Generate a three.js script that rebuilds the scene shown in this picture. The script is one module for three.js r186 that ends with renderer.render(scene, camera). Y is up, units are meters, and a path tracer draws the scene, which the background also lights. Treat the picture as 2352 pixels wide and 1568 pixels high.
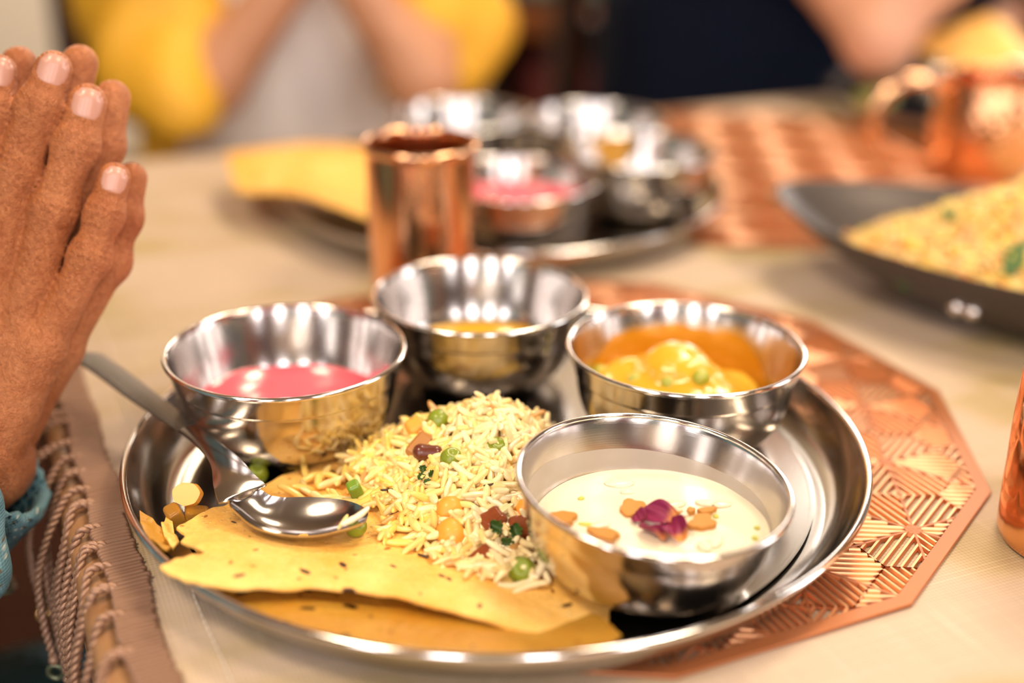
import * as THREE from 'three';
import { mergeGeometries, mergeVertices, toCreasedNormals } from 'three/addons/utils/BufferGeometryUtils.js';
import { RoundedBoxGeometry } from 'three/addons/geometries/RoundedBoxGeometry.js';
import { RectAreaLightUniformsLib } from 'three/addons/lights/RectAreaLightUniformsLib.js';

// ---------------------------------------------------------------- camera, exposure, large lights
// y = 0 is the level of the near thali's rim; the tablecloth lies at y = CLOTH, the floor at y = FLOOR.
const CLOTH = -0.019, FLOOR = -0.777, CEIL = 1.95;
const scene = new THREE.Scene();
const camera = new THREE.PerspectiveCamera(2 * Math.atan(784 / 3003.5) * 180 / Math.PI, 1.5, 0.02, 30);
{
  const pitch = 0.4027, roll = 0.0104;
  const f = new THREE.Vector3(0, -Math.sin(pitch), -Math.cos(pitch)), u = new THREE.Vector3(0, Math.cos(pitch), -Math.sin(pitch)), r = new THREE.Vector3(1, 0, 0);
  camera.position.set(0.0056, 0.2467, 0.4804);
  camera.up.copy(u.multiplyScalar(Math.cos(roll)).addScaledVector(r, -Math.sin(roll)));
  camera.lookAt(camera.position.clone().add(f));
  camera.focus = 0.492;
  camera.userData.fStop = 2.35;
}
const renderer = new THREE.WebGLRenderer({ antialias: true });
renderer.toneMapping = THREE.LinearToneMapping;
renderer.toneMappingExposure = 0.64;
renderer.shadowMap.enabled = true;
RectAreaLightUniformsLib.init();
scene.background = new THREE.Color(0x000000);
function areaLight(name, pos, target, w, h, color, intensity) {
  const l = new THREE.RectAreaLight(new THREE.Color().setRGB(...color), intensity, w, h);
  l.name = name; l.position.set(...pos); l.lookAt(...target); scene.add(l); return l;
}
const WARM = [1.0, 0.83, 0.62], DAY = [1.0, 0.93, 0.85];
// daylight through the two window groups and the diffusers of the ceiling fittings
const BACKWIN = [1.14, 0.78, 1.7, 1.3], RIGHTWIN = [-0.15, 0.6, 0.6, 1.4];
areaLight('back_window_light', [BACKWIN[0], BACKWIN[1], -2.50], [BACKWIN[0], BACKWIN[1], 0], BACKWIN[2], BACKWIN[3], DAY, 13);
areaLight('right_window_light', [2.28, RIGHTWIN[1], RIGHTWIN[0]], [0, RIGHTWIN[1], RIGHTWIN[0]], RIGHTWIN[2], RIGHTWIN[3], [0.95, 0.96, 1.0], 9);
const FRONTWIN = [-1.35, -0.45, 0.45, 1.5];
FRONTWIN.forEach((x, i) => areaLight('front_window_light_' + i, [x, 0.95, 2.06], [x, 0.95, 0], 0.34, 1.75, [0.97, 0.94, 0.98], 12));
const CEILINGLAMPS = [[0.55, -0.95], [-0.9, 0.6], [1.2, 0.6]];
CEILINGLAMPS.forEach(([x, z], i) => areaLight('ceiling_lamp_light_' + i, [x, CEIL - 0.075, z], [x, 0, z - 0.0001], 0.5, 0.5, WARM, [50, 52, 52][i]));

// ---------------------------------------------------------------- helpers
function rng(seed) { let a = seed >>> 0; return () => { a = (a + 0x6D2B79F5) >>> 0; let t = a; t = Math.imul(t ^ (t >>> 15), t | 1); t ^= t + Math.imul(t ^ (t >>> 7), t | 61); return ((t ^ (t >>> 14)) >>> 0) / 4294967296; }; }
const V = (x, y, z) => new THREE.Vector3(x, y, z);
const clamp = (x, a = 0, b = 1) => Math.min(b, Math.max(a, x));
const smooth = (a, b, x) => { const t = clamp((x - a) / (b - a)); return t * t * (3 - 2 * t); };
const lerp = (a, b, t) => a + (b - a) * t;
function hash3(x, y, z) { let h = Math.imul(x, 374761393) ^ Math.imul(y, 668265263) ^ Math.imul(z, 2147483647 - 61); h = Math.imul(h ^ (h >>> 13), 1274126177); return ((h ^ (h >>> 16)) >>> 0) / 4294967296; }
function vnoise(x, y, z = 0, per = 0) {                           // value noise in 0..1, optionally periodic in x and y
  const xi = Math.floor(x), yi = Math.floor(y), zi = Math.floor(z), fx = x - xi, fy = y - yi, fz = z - zi;
  const sx = fx * fx * (3 - 2 * fx), sy = fy * fy * (3 - 2 * fy), sz = fz * fz * (3 - 2 * fz);
  const px = per.length ? per[0] : per, py = per.length ? per[1] : per, m = (k, q) => q ? ((k % q) + q) % q : k;
  const g = (a, b, c) => hash3(m(xi + a, px), m(yi + b, py), zi + c);
  const l = (c) => lerp(lerp(g(0, 0, c), g(1, 0, c), sx), lerp(g(0, 1, c), g(1, 1, c), sx), sy);
  return fz === 0 ? l(0) : lerp(l(0), l(1), sz);
}
function fbm(x, y, z = 0, oct = 4, per = 0) { let s = 0, a = 0.5, n = 0; for (let i = 0; i < oct; i++) { s += a * vnoise(x, y, z + i * 7.3 * (z ? 1 : 0), per); n += a; a *= 0.5; x *= 2; y *= 2; z *= 2; per = per.length ? [per[0] * 2, per[1] * 2] : per * 2; } return s / n; }
function dataTexture(n, fn, { srgb = false, repeat = [1, 1] } = {}) {   // fn(u, v, i, j) -> grey or [r, g, b] in 0..1
  const d = new Uint8Array(n * n * 4);
  for (let j = 0; j < n; j++) for (let i = 0; i < n; i++) {
    const c = fn(i / n, j / n, i, j), k = 4 * (j * n + i);
    if (typeof c === 'number') d[k] = d[k + 1] = d[k + 2] = 255 * clamp(c); else { d[k] = 255 * clamp(c[0]); d[k + 1] = 255 * clamp(c[1]); d[k + 2] = 255 * clamp(c[2]); }
    d[k + 3] = 255;
  }
  const t = new THREE.DataTexture(d, n, n, THREE.RGBAFormat);
  t.wrapS = t.wrapT = THREE.RepeatWrapping; t.magFilter = THREE.LinearFilter; t.minFilter = THREE.LinearMipmapLinearFilter; t.generateMipmaps = true;
  if (srgb) t.colorSpace = THREE.SRGBColorSpace;
  t.repeat.set(...repeat); t.needsUpdate = true; return t;
}
const rgb = (r, g, b) => new THREE.Color().setRGB(r, g, b);
const std = (o) => new THREE.MeshStandardMaterial(o), phys = (o) => new THREE.MeshPhysicalMaterial(o);
const used = {};
function numbered(name) { const n = used[name] = (used[name] ?? -1) + 1; return n ? name + '_' + String(n).padStart(3, '0') : name; }
function tag(o, label, category, group) { o.userData.label = label; o.userData.category = category; if (group) o.userData.group = group; return o; }
function thing(name, label, category, pos = [0, 0, 0], turn = 0, group) {
  const o = new THREE.Group(); o.name = numbered(name); o.position.set(...pos); o.rotation.y = turn; scene.add(o); return tag(o, label, category, group);
}
function mesh(name, geo, mat, parent) {                              // a part; or with no parent a whole top-level thing
  const m = new THREE.Mesh(Array.isArray(geo) ? merge(geo) : geo, mat); m.castShadow = m.receiveShadow = true;
  if (parent) { m.name = name; parent.add(m); } else { m.name = numbered(name); scene.add(m); }
  return m;
}
function solo(name, geo, mat, label, category, pos, group) { const m = mesh(name, geo, mat); if (pos) m.position.set(...pos); return tag(m, label, category, group); }
function struct(name, geo, mat, parent) { const m = mesh(name, geo, mat, parent); if (!parent) { m.name = name; m.userData.kind = 'structure'; } return m; }
function merge(list) {
  const all = list.map((g) => { g = g.index ? g.toNonIndexed() : g; for (const k of Object.keys(g.attributes)) if (!['position', 'normal', 'uv', 'color'].includes(k)) g.deleteAttribute(k); if (!g.attributes.uv) g.setAttribute('uv', new THREE.BufferAttribute(new Float32Array(g.attributes.position.count * 2), 2)); return g; });
  return mergeGeometries(all, false);
}
function box(w, h, d, x = 0, y = 0, z = 0, r = 0.004) { const g = r ? new RoundedBoxGeometry(w, h, d, 2, Math.min(r, w / 2.01, h / 2.01, d / 2.01)) : new THREE.BoxGeometry(w, h, d); g.translate(x, y, z); boxUV(g); return g; }
function boxUV(g) {                                                  // uv in metres from the dominant axis of the normal
  const p = g.attributes.position, n = g.attributes.normal, uv = new Float32Array(p.count * 2);
  for (let i = 0; i < p.count; i++) {
    const ax = Math.abs(n.getX(i)), ay = Math.abs(n.getY(i)), az = Math.abs(n.getZ(i));
    if (ay >= ax && ay >= az) { uv[2 * i] = p.getX(i); uv[2 * i + 1] = p.getZ(i); } else if (ax >= az) { uv[2 * i] = p.getZ(i); uv[2 * i + 1] = p.getY(i); } else { uv[2 * i] = p.getX(i); uv[2 * i + 1] = p.getY(i); }
  }
  g.setAttribute('uv', new THREE.BufferAttribute(uv, 2)); return g;
}
function lathe(profile, seg = 128, div = 3, curve = 0.5) {           // profile through [r, y] points, rounded by a spline
  const c = new THREE.SplineCurve(profile.map(([r, y]) => new THREE.Vector2(r, y)));
  const pts = c.getPoints(profile.length * div).map((p) => new THREE.Vector2(Math.max(p.x, 0), p.y));
  return new THREE.LatheGeometry(pts, seg);
}
const rawLathe = (profile, seg = 128) => new THREE.LatheGeometry(profile.map(([r, y]) => new THREE.Vector2(r, y)), seg);
function grid(nu, nv, fn, closeU = false) {                          // fn(u, v) -> [x, y, z, s, t]
  const pos = [], uv = [], idx = [];
  for (let j = 0; j <= nv; j++) for (let i = 0; i <= nu; i++) { const p = fn(i / nu, j / nv); pos.push(p[0], p[1], p[2]); uv.push(p[3] ?? i / nu, p[4] ?? j / nv); }
  for (let j = 0; j < nv; j++) for (let i = 0; i < nu; i++) { const a = j * (nu + 1) + i, b = a + 1, c = a + nu + 1, d = c + 1; idx.push(a, b, d, a, d, c); }
  const g = new THREE.BufferGeometry(); g.setAttribute('position', new THREE.Float32BufferAttribute(pos, 3)); g.setAttribute('uv', new THREE.Float32BufferAttribute(uv, 2)); g.setIndex(idx); g.computeVertexNormals(); return g;
}
// naive surface nets over a signed distance function; blocks far from the surface are skipped
function nets(sdf, lo, hi, h, uvFn = (x, y, z) => [x - 0.4 * z, y]) {
  const n = [0, 1, 2].map((k) => Math.ceil((hi[k] - lo[k]) / h) + 1), [nx, ny, nz] = n, F = new Float32Array(nx * ny * nz), B = 4;
  const BB = 16, skip = new Uint8Array(Math.ceil(nx / BB) * Math.ceil(ny / BB) * Math.ceil(nz / BB)), sx = Math.ceil(nx / BB), sy = Math.ceil(ny / BB);
  for (let z = 0; z < nz; z += BB) for (let y = 0; y < ny; y += BB) for (let x = 0; x < nx; x += BB) { const c = sdf(lo[0] + (x + BB / 2) * h, lo[1] + (y + BB / 2) * h, lo[2] + (z + BB / 2) * h); if (Math.abs(c) > h * BB * 0.95 + 0.006) skip[((z / BB) * sy + y / BB) * sx + x / BB] = c < 0 ? 2 : 1; }
  for (let bz = 0; bz < nz; bz += B) for (let by = 0; by < ny; by += B) for (let bx = 0; bx < nx; bx += B) {
    const sk = skip[(((bz / BB) | 0) * sy + ((by / BB) | 0)) * sx + ((bx / BB) | 0)];
    if (sk) { for (let z = bz; z < Math.min(bz + B, nz); z++) for (let y = by; y < Math.min(by + B, ny); y++) for (let x = bx; x < Math.min(bx + B, nx); x++) F[(z * ny + y) * nx + x] = sk === 2 ? -1 : 1; continue; }
    const c = sdf(lo[0] + (bx + B / 2 - 0.5) * h, lo[1] + (by + B / 2 - 0.5) * h, lo[2] + (bz + B / 2 - 0.5) * h), far = Math.abs(c) > h * B * 1.15 + 0.002;
    for (let z = bz; z < Math.min(bz + B, nz); z++) for (let y = by; y < Math.min(by + B, ny); y++) for (let x = bx; x < Math.min(bx + B, nx); x++)
      F[(z * ny + y) * nx + x] = far ? c : sdf(lo[0] + x * h, lo[1] + y * h, lo[2] + z * h);
  }
  const id = new Int32Array(nx * ny * nz).fill(-1), pos = [], uv = [], idx = [], at = (x, y, z) => (z * ny + y) * nx + x;
  const E = [[0, 1], [0, 2], [0, 4], [1, 3], [1, 5], [2, 3], [2, 6], [3, 7], [4, 5], [4, 6], [5, 7], [6, 7]];
  for (let z = 0; z < nz - 1; z++) for (let y = 0; y < ny - 1; y++) for (let x = 0; x < nx - 1; x++) {
    const v = []; let s = 0;
    for (let k = 0; k < 8; k++) { v[k] = F[at(x + (k & 1), y + ((k >> 1) & 1), z + (k >> 2))]; if (v[k] < 0) s++; }
    if (s === 0 || s === 8) continue;
    let px = 0, py = 0, pz = 0, c = 0;
    for (const [a, b] of E) if ((v[a] < 0) !== (v[b] < 0)) { const t = v[a] / (v[a] - v[b]); px += lerp(a & 1, b & 1, t); py += lerp((a >> 1) & 1, (b >> 1) & 1, t); pz += lerp(a >> 2, b >> 2, t); c++; }
    id[at(x, y, z)] = pos.length / 3;
    const X = lo[0] + (x + px / c) * h, Y = lo[1] + (y + py / c) * h, Z = lo[2] + (z + pz / c) * h;
    pos.push(X, Y, Z); uv.push(...uvFn(X, Y, Z));
  }
  const quad = (a, b, c, d, flip) => { if (a < 0 || b < 0 || c < 0 || d < 0) return; if (flip) idx.push(a, c, b, a, d, c); else idx.push(a, b, c, a, c, d); };
  for (let z = 1; z < nz - 1; z++) for (let y = 1; y < ny - 1; y++) for (let x = 1; x < nx - 1; x++) {
    const o = F[at(x, y, z)] < 0;
    if (o !== (F[at(x + 1, y, z)] < 0)) quad(id[at(x, y - 1, z - 1)], id[at(x, y, z - 1)], id[at(x, y, z)], id[at(x, y - 1, z)], !o);
    if (o !== (F[at(x, y + 1, z)] < 0)) quad(id[at(x - 1, y, z - 1)], id[at(x - 1, y, z)], id[at(x, y, z)], id[at(x, y, z - 1)], !o);
    if (o !== (F[at(x, y, z + 1)] < 0)) quad(id[at(x - 1, y - 1, z)], id[at(x, y - 1, z)], id[at(x, y, z)], id[at(x - 1, y, z)], !o);
  }
  const g = new THREE.BufferGeometry(); g.setAttribute('position', new THREE.Float32BufferAttribute(pos, 3)); g.setAttribute('uv', new THREE.Float32BufferAttribute(uv, 2)); g.setIndex(idx); g.computeVertexNormals(); return g;
}
function cone(a, b, ra, rb) {                                        // tapered capsule as a distance function
  const [ax, ay, az] = a, dx = b[0] - ax, dy = b[1] - ay, dz = b[2] - az, l2 = dx * dx + dy * dy + dz * dz || 1e-12;
  return (x, y, z) => { const px = x - ax, py = y - ay, pz = z - az; const t = clamp((px * dx + py * dy + pz * dz) / l2); const qx = px - t * dx, qy = py - t * dy, qz = pz - t * dz; return Math.sqrt(qx * qx + qy * qy + qz * qz) - lerp(ra, rb, t); };
}
function ellip(c, r) { const [rx, ry, rz] = r, m = Math.min(rx, ry, rz); return (x, y, z) => { const a = (x - c[0]) / rx, b = (y - c[1]) / ry, d = (z - c[2]) / rz, k = Math.sqrt(a * a + b * b + d * d); return k < 1e-6 ? -m : (k - 1) * k / Math.sqrt(a * a / (rx * rx) + b * b / (ry * ry) + d * d / (rz * rz)); }; }
const smin = (a, b, k) => { const h = Math.max(k - Math.abs(a - b), 0) / k; return Math.min(a, b) - h * h * k * 0.25; };
const blend = (list, k) => (x, y, z) => { let d = list[0](x, y, z); for (let i = 1; i < list.length; i++) d = smin(d, list[i](x, y, z), k); return d; };
// distance-weighted height through control points [x, z, h]
function heights(ctrl, pow = 2.4) { return (x, z) => { let s = 0, w = 0; for (const [a, b, h] of ctrl) { const d = Math.pow((x - a) ** 2 + (z - b) ** 2 + 1e-6, -pow / 2); s += d * h; w += d; } return s / w; }; }
// a thin baked sheet with thickness over a star-shaped outline [x, z]; height(x, z) is its top face
function sheet(outline, height, thick, rings = 20, n = 220, seed = 1, rough = 0.0008) {
  let cx = 0, cz = 0; for (const [x, z] of outline) { cx += x / outline.length; cz += z / outline.length; }
  const per = [0]; for (let i = 0; i < outline.length; i++) { const a = outline[i], b = outline[(i + 1) % outline.length]; per.push(per[i] + Math.hypot(b[0] - a[0], b[1] - a[1])); }
  const edge = (t) => { const s = (t % 1) * per.at(-1); let i = 0; while (i < outline.length - 1 && per[i + 1] < s) i++; const a = outline[i], b = outline[(i + 1) % outline.length], k = (s - per[i]) / (per[i + 1] - per[i]); const x = lerp(a[0], b[0], k), z = lerp(a[1], b[1], k), w = 1 + (fbm(x * 180, z * 180, seed, 3) - 0.5) * rough * 60; return [cx + (x - cx) * w, cz + (z - cz) * w]; };
  const P = (t, r) => { const [x, z] = edge(t); return [lerp(cx, x, r), lerp(cz, z, r)]; };
  const face = (dy, flip) => grid(n, rings, (u, v) => { const [x, z] = P(u, 1 - (flip ? 1 - v : v) * 0.999); return [x, height(x, z) + dy, z, x, z]; });
  const rim = grid(n, 3, (u, v) => { const [x, z] = P(u, 1 + 0.35 * thick / 0.05 * Math.sin(v * Math.PI) * 0.2); const [x0, z0] = P(u, 1); return [x, height(x0, z0) - thick * v, z, x, z]; });
  const top = face(0, true), bot = face(-thick, false);
  return merge([fixUp(top, 1), fixUp(bot, -1), rim]);
}
function fixUp(g, s) { const nrm = g.attributes.normal; let sum = 0; for (let i = 0; i < nrm.count; i++) sum += nrm.getY(i); if (sum * s < 0) { const ix = g.index.array; for (let i = 0; i < ix.length; i += 3) { const t = ix[i]; ix[i] = ix[i + 1]; ix[i + 1] = t; } g.computeVertexNormals(); } return g; }
function colorize(g, fn) { const p = g.attributes.position, c = new Float32Array(p.count * 3); for (let i = 0; i < p.count; i++) { const k = fn(p.getX(i), p.getY(i), p.getZ(i), i); c[3 * i] = k[0]; c[3 * i + 1] = k[1]; c[3 * i + 2] = k[2]; } g.setAttribute('color', new THREE.BufferAttribute(c, 3)); return g; }
function displace(g, fn) { g = mergeVertices(g.index ? g : (g.deleteAttribute('normal'), g), 1e-6); g.computeVertexNormals(); const p = g.attributes.position, n = g.attributes.normal; for (let i = 0; i < p.count; i++) { const d = fn(p.getX(i), p.getY(i), p.getZ(i)); p.setXYZ(i, p.getX(i) + n.getX(i) * d, p.getY(i) + n.getY(i) * d, p.getZ(i) + n.getZ(i) * d); } g.computeVertexNormals(); return g; }
function blob(r, detail, amp, freq, seed, scale = [1, 1, 1]) {       // an uneven lump
  let g = new THREE.IcosahedronGeometry(r, detail); g.deleteAttribute('uv'); g.deleteAttribute('normal'); g = mergeVertices(g, 1e-6);
  const p = g.attributes.position, uv = new Float32Array(p.count * 2);
  for (let i = 0; i < p.count; i++) { const x = p.getX(i), y = p.getY(i), z = p.getZ(i), k = 1 + amp * (fbm(x / r * freq + 11, y / r * freq + 7, z / r * freq + seed * 3.7, 3) - 0.5) * 2; p.setXYZ(i, x * k * scale[0], y * k * scale[1], z * k * scale[2]); uv[2 * i] = x; uv[2 * i + 1] = y + z; }
  g.setAttribute('uv', new THREE.BufferAttribute(uv, 2)); g.computeVertexNormals(); return g;
}
// ---------------------------------------------------------------- materials
const steelScratch = dataTexture(256, (u, v, i, j) => 0.5 + 0.5 * (hash3(3, j, 5) - 0.5) * 0.9 + 0.25 * (vnoise(u * 40, v * 40, 0, 40) - 0.5), { repeat: [1, 2] });
const M = {};
M.steel = phys({ color: rgb(0.60, 0.555, 0.52), metalness: 1, roughness: 0.17, bumpMap: steelScratch, bumpScale: 0.000012 });
M.steelRim = phys({ color: rgb(0.82, 0.79, 0.76), metalness: 1, roughness: 0.1 });
M.plate = phys({ color: rgb(0.39, 0.36, 0.325), metalness: 1, roughness: 0.17 });
M.darkSteel = phys({ color: rgb(0.10, 0.082, 0.075), metalness: 0.55, roughness: 0.42 });
M.spoon = phys({ color: rgb(0.50, 0.455, 0.43), metalness: 1, roughness: 0.16 });
M.spoonHandle = phys({ color: rgb(0.19, 0.175, 0.165), metalness: 1, roughness: 0.34, bumpMap: dataTexture(128, (u, v) => { const a = Math.sin((u + v) * 44) * Math.sin((u - v) * 44), r = Math.hypot((u * 4) % 1 - 0.5, (v * 4) % 1 - 0.5); return 0.5 + 0.3 * a + (Math.abs(r - 0.3) < 0.07 ? -0.35 : 0); }, { repeat: [60, 60] }), bumpScale: 0.0004 });
M.copper = phys({ color: rgb(0.87, 0.44, 0.22), metalness: 1, roughness: 0.17 });
M.copperRim = phys({ color: rgb(0.93, 0.55, 0.32), metalness: 1, roughness: 0.12 });
M.mat = phys({ color: rgb(0.86, 0.43, 0.21), metalness: 0.85, roughness: 0.32 });
M.matRib = phys({ color: rgb(0.46, 0.165, 0.062), metalness: 0.55, roughness: 0.4 });
// linen cloth: threads in both directions, slubs, and faint golden patches in the dye
const threads = (u, v) => { const a = vnoise(u * 6, v * 256, 0, [6, 256]), b = vnoise(u * 256, v * 6, 0, [256, 6]); return 0.5 * a + 0.5 * b; };
const clothColor = dataTexture(1024, (u, v, i, j) => {
  const w = 0.5 * Math.sin(u * Math.PI * 2 * 150) * 0.12 + 0.5 * Math.sin(v * Math.PI * 2 * 150) * 0.12;
  const slub = Math.max(0, vnoise(u * 5, v * 170, 0, [5, 170]) - 0.8) * 1.6 + Math.max(0, vnoise(u * 170, v * 5, 0, [170, 5]) - 0.8) * 1.6;
  const patch = smooth(0.42, 0.72, fbm(u * 2, v * 5, 0, 3, [2, 5])), t = w + 0.10 * (threads(u, v) - 0.5) + slub * 0.32;
  return [0.775 + t * 0.35 - patch * 0.10, 0.685 + t * 0.35 - patch * 0.10, 0.595 + t * 0.35 - patch * 0.20];
}, { srgb: true, repeat: [4.2, 4.2] });
const clothBump = dataTexture(512, (u, v) => 0.5 + 0.22 * Math.sin(u * Math.PI * 2 * 75) + 0.22 * Math.sin(v * Math.PI * 2 * 75) + 0.3 * (threads(u, v) - 0.5), { repeat: [8.4, 8.4] });
M.cloth = phys({ map: clothColor, bumpMap: clothBump, bumpScale: 0.00012, roughness: 0.72, metalness: 0, sheen: 0.3, sheenColor: rgb(1, 0.9, 0.7), sheenRoughness: 0.5 });
M.trim = phys({ color: rgb(0.27, 0.145, 0.088), roughness: 0.5, metalness: 0.25 });
M.cord = phys({ color: rgb(0.36, 0.20, 0.125), roughness: 0.42, metalness: 0.3 });
M.sequin = phys({ color: rgb(0.75, 0.42, 0.16), roughness: 0.25, metalness: 0.8 });
M.sequinGreen = phys({ color: rgb(0.16, 0.17, 0.10), roughness: 0.25, metalness: 0.6 });
const wood = (a, b, s) => dataTexture(512, (u, v) => { const g = fbm(u * 3 + 0.6 * fbm(u * 2, v * 9, 0, 3), v * 40, 0, 4), k = 0.5 + 0.5 * Math.sin(30 * fbm(u * 1.5, v * 7, 0, 3)); const t = clamp(0.6 * g + 0.4 * k); return [lerp(a[0], b[0], t), lerp(a[1], b[1], t), lerp(a[2], b[2], t)]; }, { srgb: true, repeat: s });
M.tableWood = phys({ map: wood([0.50, 0.34, 0.21], [0.66, 0.49, 0.33], [1.5, 3]), roughness: 0.5 });
M.darkWood = phys({ map: wood([0.13, 0.065, 0.035], [0.24, 0.12, 0.06], [1.2, 1.2]), roughness: 0.45 });
M.shelfWood = phys({ map: wood([0.42, 0.22, 0.08], [0.62, 0.34, 0.13], [1.2, 1.2]), roughness: 0.45 });
// papadum: pale gold, with finer tone, white blisters and dark cumin specks pressed into the dough
const speck = (u, v, n, seed, lo, hi, sx = 1, sy = 1) => { let m = 0; const x = u * n, y = v * n, xi = Math.floor(x), yi = Math.floor(y); for (let a = -1; a <= 1; a++) for (let b = -1; b <= 1; b++) { const cx = (xi + a + n) % n, cy = (yi + b + n) % n, r = lo + (hi - lo) * hash3(cx, cy, seed + 3); if (r < 0.012 || hash3(cx, cy, seed + 4) > 0.55) continue; const an = hash3(cx, cy, seed + 5) * 3.14, dx = x - xi - a - hash3(cx, cy, seed), dy = y - yi - b - hash3(cx, cy, seed + 1); const p = (dx * Math.cos(an) + dy * Math.sin(an)) / sx, q = (-dx * Math.sin(an) + dy * Math.cos(an)) / sy; if (p * p + q * q > 2 * r * r) continue; m = Math.max(m, smooth(r, r * 0.55, Math.hypot(p, q) * (1 + 0.5 * (vnoise(x * 9, y * 9, 0) - 0.5)))); } return m; };
const papadMap = dataTexture(768, (u, v) => {
  const f = fbm(u * 8, v * 8, 0, 5, 8), fine = fbm(u * 90, v * 90, 0, 2, 90), d = speck(u, v, 7, 11, -0.10, 0.15, 1.5, 0.8), br = speck(u, v, 9, 31, -0.08, 0.12, 1.4, 0.9), w = speck(u, v, 34, 51, 0.06, 0.2);
  let c = [0.975 - 0.08 * (f - 0.5) + 0.05 * (fine - 0.5), 0.75 - 0.17 * (f - 0.5) + 0.06 * (fine - 0.5), 0.375 - 0.24 * (f - 0.5) + 0.08 * (fine - 0.5)];
  c = c.map((x, k) => lerp(x, [0.97, 0.85, 0.60][k], 0.55 * w)); c = c.map((x, k) => lerp(x, [0.58, 0.33, 0.10][k], 0.75 * br)); c = c.map((x, k) => lerp(x, [0.20, 0.10, 0.05][k], 0.95 * d)); return c;
}, { srgb: true, repeat: [9, 9] });
const papadBump = dataTexture(512, (u, v) => 0.5 + 0.5 * (fbm(u * 40, v * 40, 0, 4, 40) - 0.5) + 0.45 * speck(u, v, 34, 51, 0.06, 0.2), { repeat: [9, 9] });
M.papad = phys({ map: papadMap, bumpMap: papadBump, bumpScale: 0.0007, roughness: 0.5 });
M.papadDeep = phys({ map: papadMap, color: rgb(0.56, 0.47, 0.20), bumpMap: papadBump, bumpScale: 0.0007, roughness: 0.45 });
// skin: fine crossing lines and mottled tone
const skinBump = dataTexture(512, (u, v) => { const a = Math.abs(fbm(u * 60 + v * 20, v * 34, 0, 3) - 0.5), b = Math.abs(fbm(u * 30 - v * 26 + 9, v * 70, 0, 3) - 0.5); return clamp(0.25 + 2.2 * Math.min(a, b) + 0.3 * vnoise(u * 160, v * 160, 0, 160)); }, { repeat: [26, 26] });
const skinMap = dataTexture(512, (u, v) => { const f = fbm(u * 6, v * 6, 0, 4, 6), g = fbm(u * 70, v * 70, 0, 3, 70); return [0.72 + 0.18 * (f - 0.5) + 0.14 * (g - 0.5), 0.43 + 0.19 * (f - 0.5) + 0.13 * (g - 0.5), 0.25 + 0.18 * (f - 0.5) + 0.11 * (g - 0.5)]; }, { srgb: true, repeat: [12, 12] });
M.skin = phys({ map: skinMap, bumpMap: skinBump, bumpScale: 0.0009, roughness: 0.47, sheen: 0.25, sheenColor: rgb(1, 0.55, 0.35), sheenRoughness: 0.5 });
M.skinFar = phys({ color: rgb(0.50, 0.235, 0.125), roughness: 0.5 });
M.skinPale = phys({ color: rgb(0.62, 0.31, 0.19), roughness: 0.5 });
M.nail = phys({ color: rgb(0.58, 0.29, 0.21), roughness: 0.3, clearcoat: 0.3, clearcoatRoughness: 0.25 });
M.hair = phys({ color: rgb(0.02, 0.014, 0.01), roughness: 0.5 });
const weave = dataTexture(256, (u, v) => 0.5 + 0.25 * Math.sin(u * 6.283 * 64) + 0.25 * Math.sin(v * 6.283 * 64) + 0.3 * (fbm(u * 30, v * 30, 0, 3, 30) - 0.5), { repeat: [14, 14] });
M.teal = phys({ map: dataTexture(256, (u, v) => { const s = speck(u, v, 14, 5, 0.06, 0.18, 1.5, 0.7), w = speck(u, v, 20, 9, 0.1, 0.3), f = fbm(u * 20, v * 20, 0, 3, 20); let c = [0.40 + 0.2 * (f - 0.5), 0.56 + 0.2 * (f - 0.5), 0.60 + 0.2 * (f - 0.5)]; c = c.map((x, k) => lerp(x, [0.88, 0.86, 0.78][k], 0.7 * w)); return c.map((x, k) => lerp(x, [0.42, 0.28, 0.12][k], 0.8 * s)).map((x) => x * 0.9); }, { srgb: true, repeat: [14, 14] }), bumpMap: weave, bumpScale: 0.0004, roughness: 0.75, side: THREE.DoubleSide });
M.tealDark = phys({ color: rgb(0.012, 0.045, 0.045), roughness: 0.75, bumpMap: weave, bumpScale: 0.0005 });
M.tealLining = phys({ color: rgb(0.02, 0.10, 0.13), roughness: 0.8 });
M.yellow = phys({ color: rgb(0.74, 0.385, 0.022), roughness: 0.6, sheen: 0.4, sheenColor: rgb(1, 0.7, 0.2), sheenRoughness: 0.4 });
M.white = phys({ color: rgb(0.90, 0.83, 0.76), roughness: 0.8 });
M.navy = phys({ color: rgb(0.005, 0.009, 0.024), roughness: 0.95, specularIntensity: 0.3 });
M.red = phys({ color: rgb(0.11, 0.012, 0.010), roughness: 0.8 });
M.redCurtain = phys({ color: rgb(0.24, 0.02, 0.022), roughness: 0.8 });
M.greenCurtain = phys({ color: rgb(0.13, 0.23, 0.20), roughness: 0.8 });
const plaster = dataTexture(256, (u, v) => 0.5 + 0.5 * (fbm(u * 30, v * 30, 0, 4, 30) - 0.5), { repeat: [1.5, 1.5] });
M.wall = phys({ color: rgb(0.86, 0.74, 0.58), roughness: 0.9, bumpMap: plaster, bumpScale: 0.002 });
M.ceiling = phys({ color: rgb(0.20, 0.14, 0.085), roughness: 0.95 });
M.floor = phys({ map: wood([0.15, 0.058, 0.012], [0.23, 0.098, 0.022], [0.8, 4]), roughness: 0.85, specularIntensity: 0.3 });
M.panel = phys({ map: wood([0.16, 0.085, 0.045], [0.27, 0.145, 0.075], [0.5, 0.5]), roughness: 0.5 });
M.frame = phys({ color: rgb(0.20, 0.10, 0.05), roughness: 0.5 });
M.glow = std({ color: 0x000000, emissive: rgb(1, 0.93, 0.83), emissiveIntensity: 3.0 });
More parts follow.
